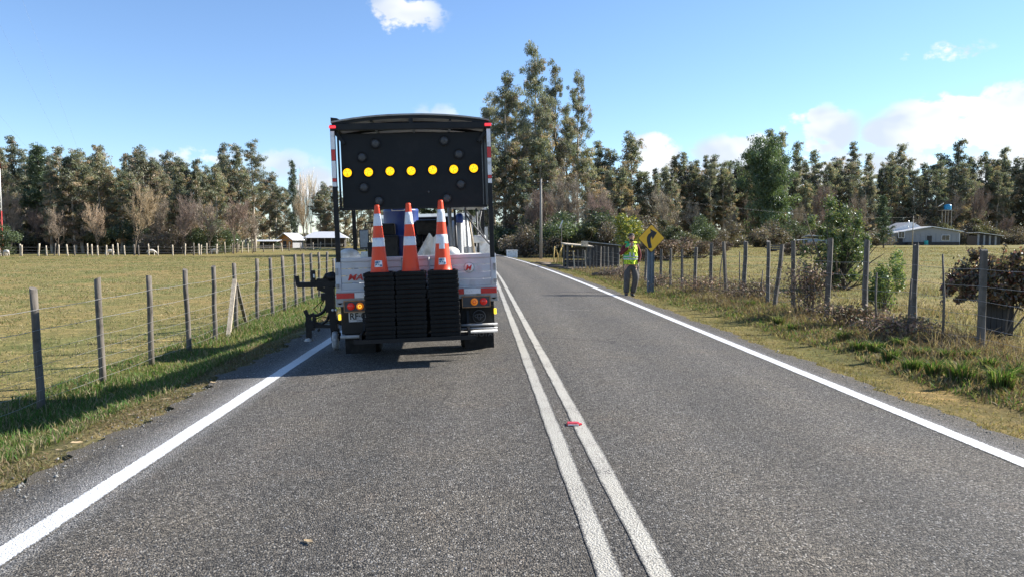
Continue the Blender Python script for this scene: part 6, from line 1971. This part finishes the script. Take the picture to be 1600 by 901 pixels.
# plank stack and blue-grey shed behind the dark evergreen bush
pq = spot(1278, 92)
qs = thing('blue_shed', 'small blue-grey shed with a pale roof behind the dark evergreen bush', 'shed', pq, R(-8))
MB().box((0, 1, .75), (2.6, 2, 1.5)).build('wall', pmat('blue_grey_boards', (.20, .26, .32), (.26, .32, .38), 4, .8), qs)
MB().box((.2, 1, 1.68), (3.2, 2.8, .07), rot=(R(-6), R(4), 0)).build('roof', M_TIN, qs); MB().box((.4, -.03, .6), (.8, .06, 1.2)).build('door', M_DARKROOM, qs)
MB().box((-2.0, .6, 1.35), (1.4, 1.4, .06), rot=(0, R(-4), 0)).build('porch_roof', M_TIN, qs)
for x in (-2.5, -1.5): MB().box((x, .1, .65), (.1, .1, 1.35)).build('porch_post', M_POST2, qs)
pw = spot(1222, 88)
wp = thing('plank_stack', 'stack of grey planks lying in the pasture before the wood', 'timber', pw, R(4))
for k in range(12): MB().box((rf_.uniform(-.2, .2), (k % 4) * .3 - .45, .25 + (k // 4) * .22), (3.2 + rf_.uniform(-.4, .4), .26, .16)).build('plank', M_POST2, wp)
for x in (-1.1, 1.1): MB().box((x, 0, .08), (.2, 1.3, .2)).build('bearer', M_DARKWOOD, wp)

# left farmstead
pa = spot(447, 186)
sa = thing('gabled_shed', 'small grey shed with white tin roof and orange plywood gable across the left paddock', 'shed', pa, R(-24))
MB().box((0, 2.2, 1.2), (4.0, 4.2, 2.4)).build('wall', M_GREYWALL, sa)
MB().prism([(-2.0, 2.4), (2.0, 2.4), (0, 3.7)], .12, 4.3).build('gable', M_ORANGEPLY, sa)
MB().box((0, .06, 1.2), (3.8, .1, 2.2)).build('front', M_ORANGEPLY, sa); MB().box((-.3, .0, 1.0), (1.0, .1, 1.9)).build('door', M_DARKROOM, sa); MB().box((1.3, .0, 1.5), (.7, .08, .8)).build('window', M_GLASSD, sa)
rf = MB()
for s in (-1, 1):
    a, b2 = (s * 2.7, 2.2), (0, 3.95)
    rf.add([(a[0], -.9, a[1]), (b2[0], -.9, b2[1]), (b2[0], 5.0, b2[1]), (a[0], 5.0, a[1]), (a[0], -.9, a[1] - .1), (b2[0], -.9, b2[1] - .1), (b2[0], 5.0, b2[1] - .1), (a[0], 5.0, a[1] - .1)], [(0, 1, 2, 3), (7, 6, 5, 4), (0, 4, 5, 1), (2, 6, 7, 3), (3, 7, 4, 0), (1, 5, 6, 2)])
rf.build('roof', M_TIN, sa)
pbn = spot(508, 190)
hb_ = thing('veranda_house', 'low house with white tin roof and open veranda behind the leafless tree', 'house', pbn, R(5))
MB().box((0, 3.5, 1.2), (9.5, 5, 2.4)).build('wall', M_DARKROOM, hb_)
rfv = [(-5.6, -.6, 2.35), (5.6, -.6, 2.35), (5.6, 7, 2.35), (-5.6, 7, 2.35), (-3.0, 3.2, 4.0), (3.0, 3.2, 4.0)]
MB().add(rfv, [(0, 1, 5, 4), (1, 2, 5), (2, 3, 4, 5), (3, 0, 4), (3, 2, 1, 0)]).build('roof', M_TIN, hb_)
for j in range(7): MB().box((-5.1 + j * 1.7, -.2, 1.15), (.15, .15, 2.35)).build('veranda_post', M_POSTPALE, hb_)
MB().box((0, -.25, .8), (10.4, .06, .1)).build('rail', M_POSTPALE, hb_)
for x in (-2.5, 1.5): MB().box((x, .96, 1.4), (1.2, .06, 1.1)).build('window', M_GLASSD, hb_)
MB().box((3.6, -.6, .55), (1.6, .6, .5)).build('water_trough', M_POSTPALE, hb_)
pl_ = spot(416, 178)
lt = thing('lean_to', 'open cattle lean-to with a flat pale roof beside the orange-gabled shed', 'shed', pl_, R(-5))
for x in (-2.4, -.8, .8, 2.4):
    for y in (0, 2.5): MB().box((x, y, .95), (.15, .15, 1.95)).build('post', M_POST, lt)
MB().box((0, 1.2, 2.0), (5.6, 3.4, .10), rot=(R(6), 0, 0)).build('roof', M_TIN, lt); MB().box((0, 2.6, .9), (5.0, .06, 1.7)).build('back_wall', M_DARKROOM, lt)
for z in (.5, .95): MB().box((0, -.1, z), (5.2, .06, .14)).build('rail', M_POST2, lt)

# ------------------------------------------------------------------ sheep by the far fence
M_WOOL = pmat('dirty_white_wool', (.52, .46, .38), (.66, .6, .52), 16, .95, bump=.5)
M_SHFACE = pmat('pale_sheep_face', (.45, .40, .34), (.5, .45, .38), 12, .9)


def sheep(px, Y, rz, label):
    p = spot(px, Y); s = thing('sheep', label, 'sheep', p, rz, 'sheep at the far fence')
    Jn = [((-.42, 0, .58), (.2, .22)), ((-.15, 0, .60), (.25, .27)), ((.2, 0, .60), (.25, .26)), ((.42, 0, .60), (.17, .19)), ((.56, 0, .46), .10), ((.68, 0, .24), (.07, .075)), ((.76, 0, .10), .045),
          ((-.38, -.12, .36), .07), ((-.42, -.12, .2), .04), ((-.38, -.12, .0), .035), ((-.38, .12, .36), .07), ((-.42, .12, .2), .04), ((-.38, .12, .0), .035),
          ((.34, -.12, .36), .065), ((.34, -.12, .2), .04), ((.34, -.12, .0), .035), ((.34, .12, .36), .065), ((.33, .12, .2), .04), ((.34, .12, .0), .035), ((-.58, 0, .52), .06), ((-.62, 0, .38), .04)]
    Bn = chain(0, 1, 2, 3, 4, 5, 6) + chain(0, 7, 8, 9) + chain(0, 10, 11, 12) + chain(3, 13, 14, 15) + chain(3, 16, 17, 18) + chain(0, 19, 20)
    link('body', skin_mesh('body', Jn, Bn, 1, 1), M_WOOL, s)
    for q in (-1, 1): MB().sphere((.62, q * .11, .34), (.03, .07, .025), 8, 5).build('ear', M_SHFACE, s)
    return s


sheep(172, 101, R(170), 'grazing sheep under the smaller bare tan tree')
sheep(237, 101, R(12), 'grazing sheep to the right of the larger bare tan tree')
sheep(10, 98, R(150), 'sheep grazing at the foot of the mast shrub')
sheep(335, 112, R(190), 'greyish sheep grazing near the cattle lean-to')
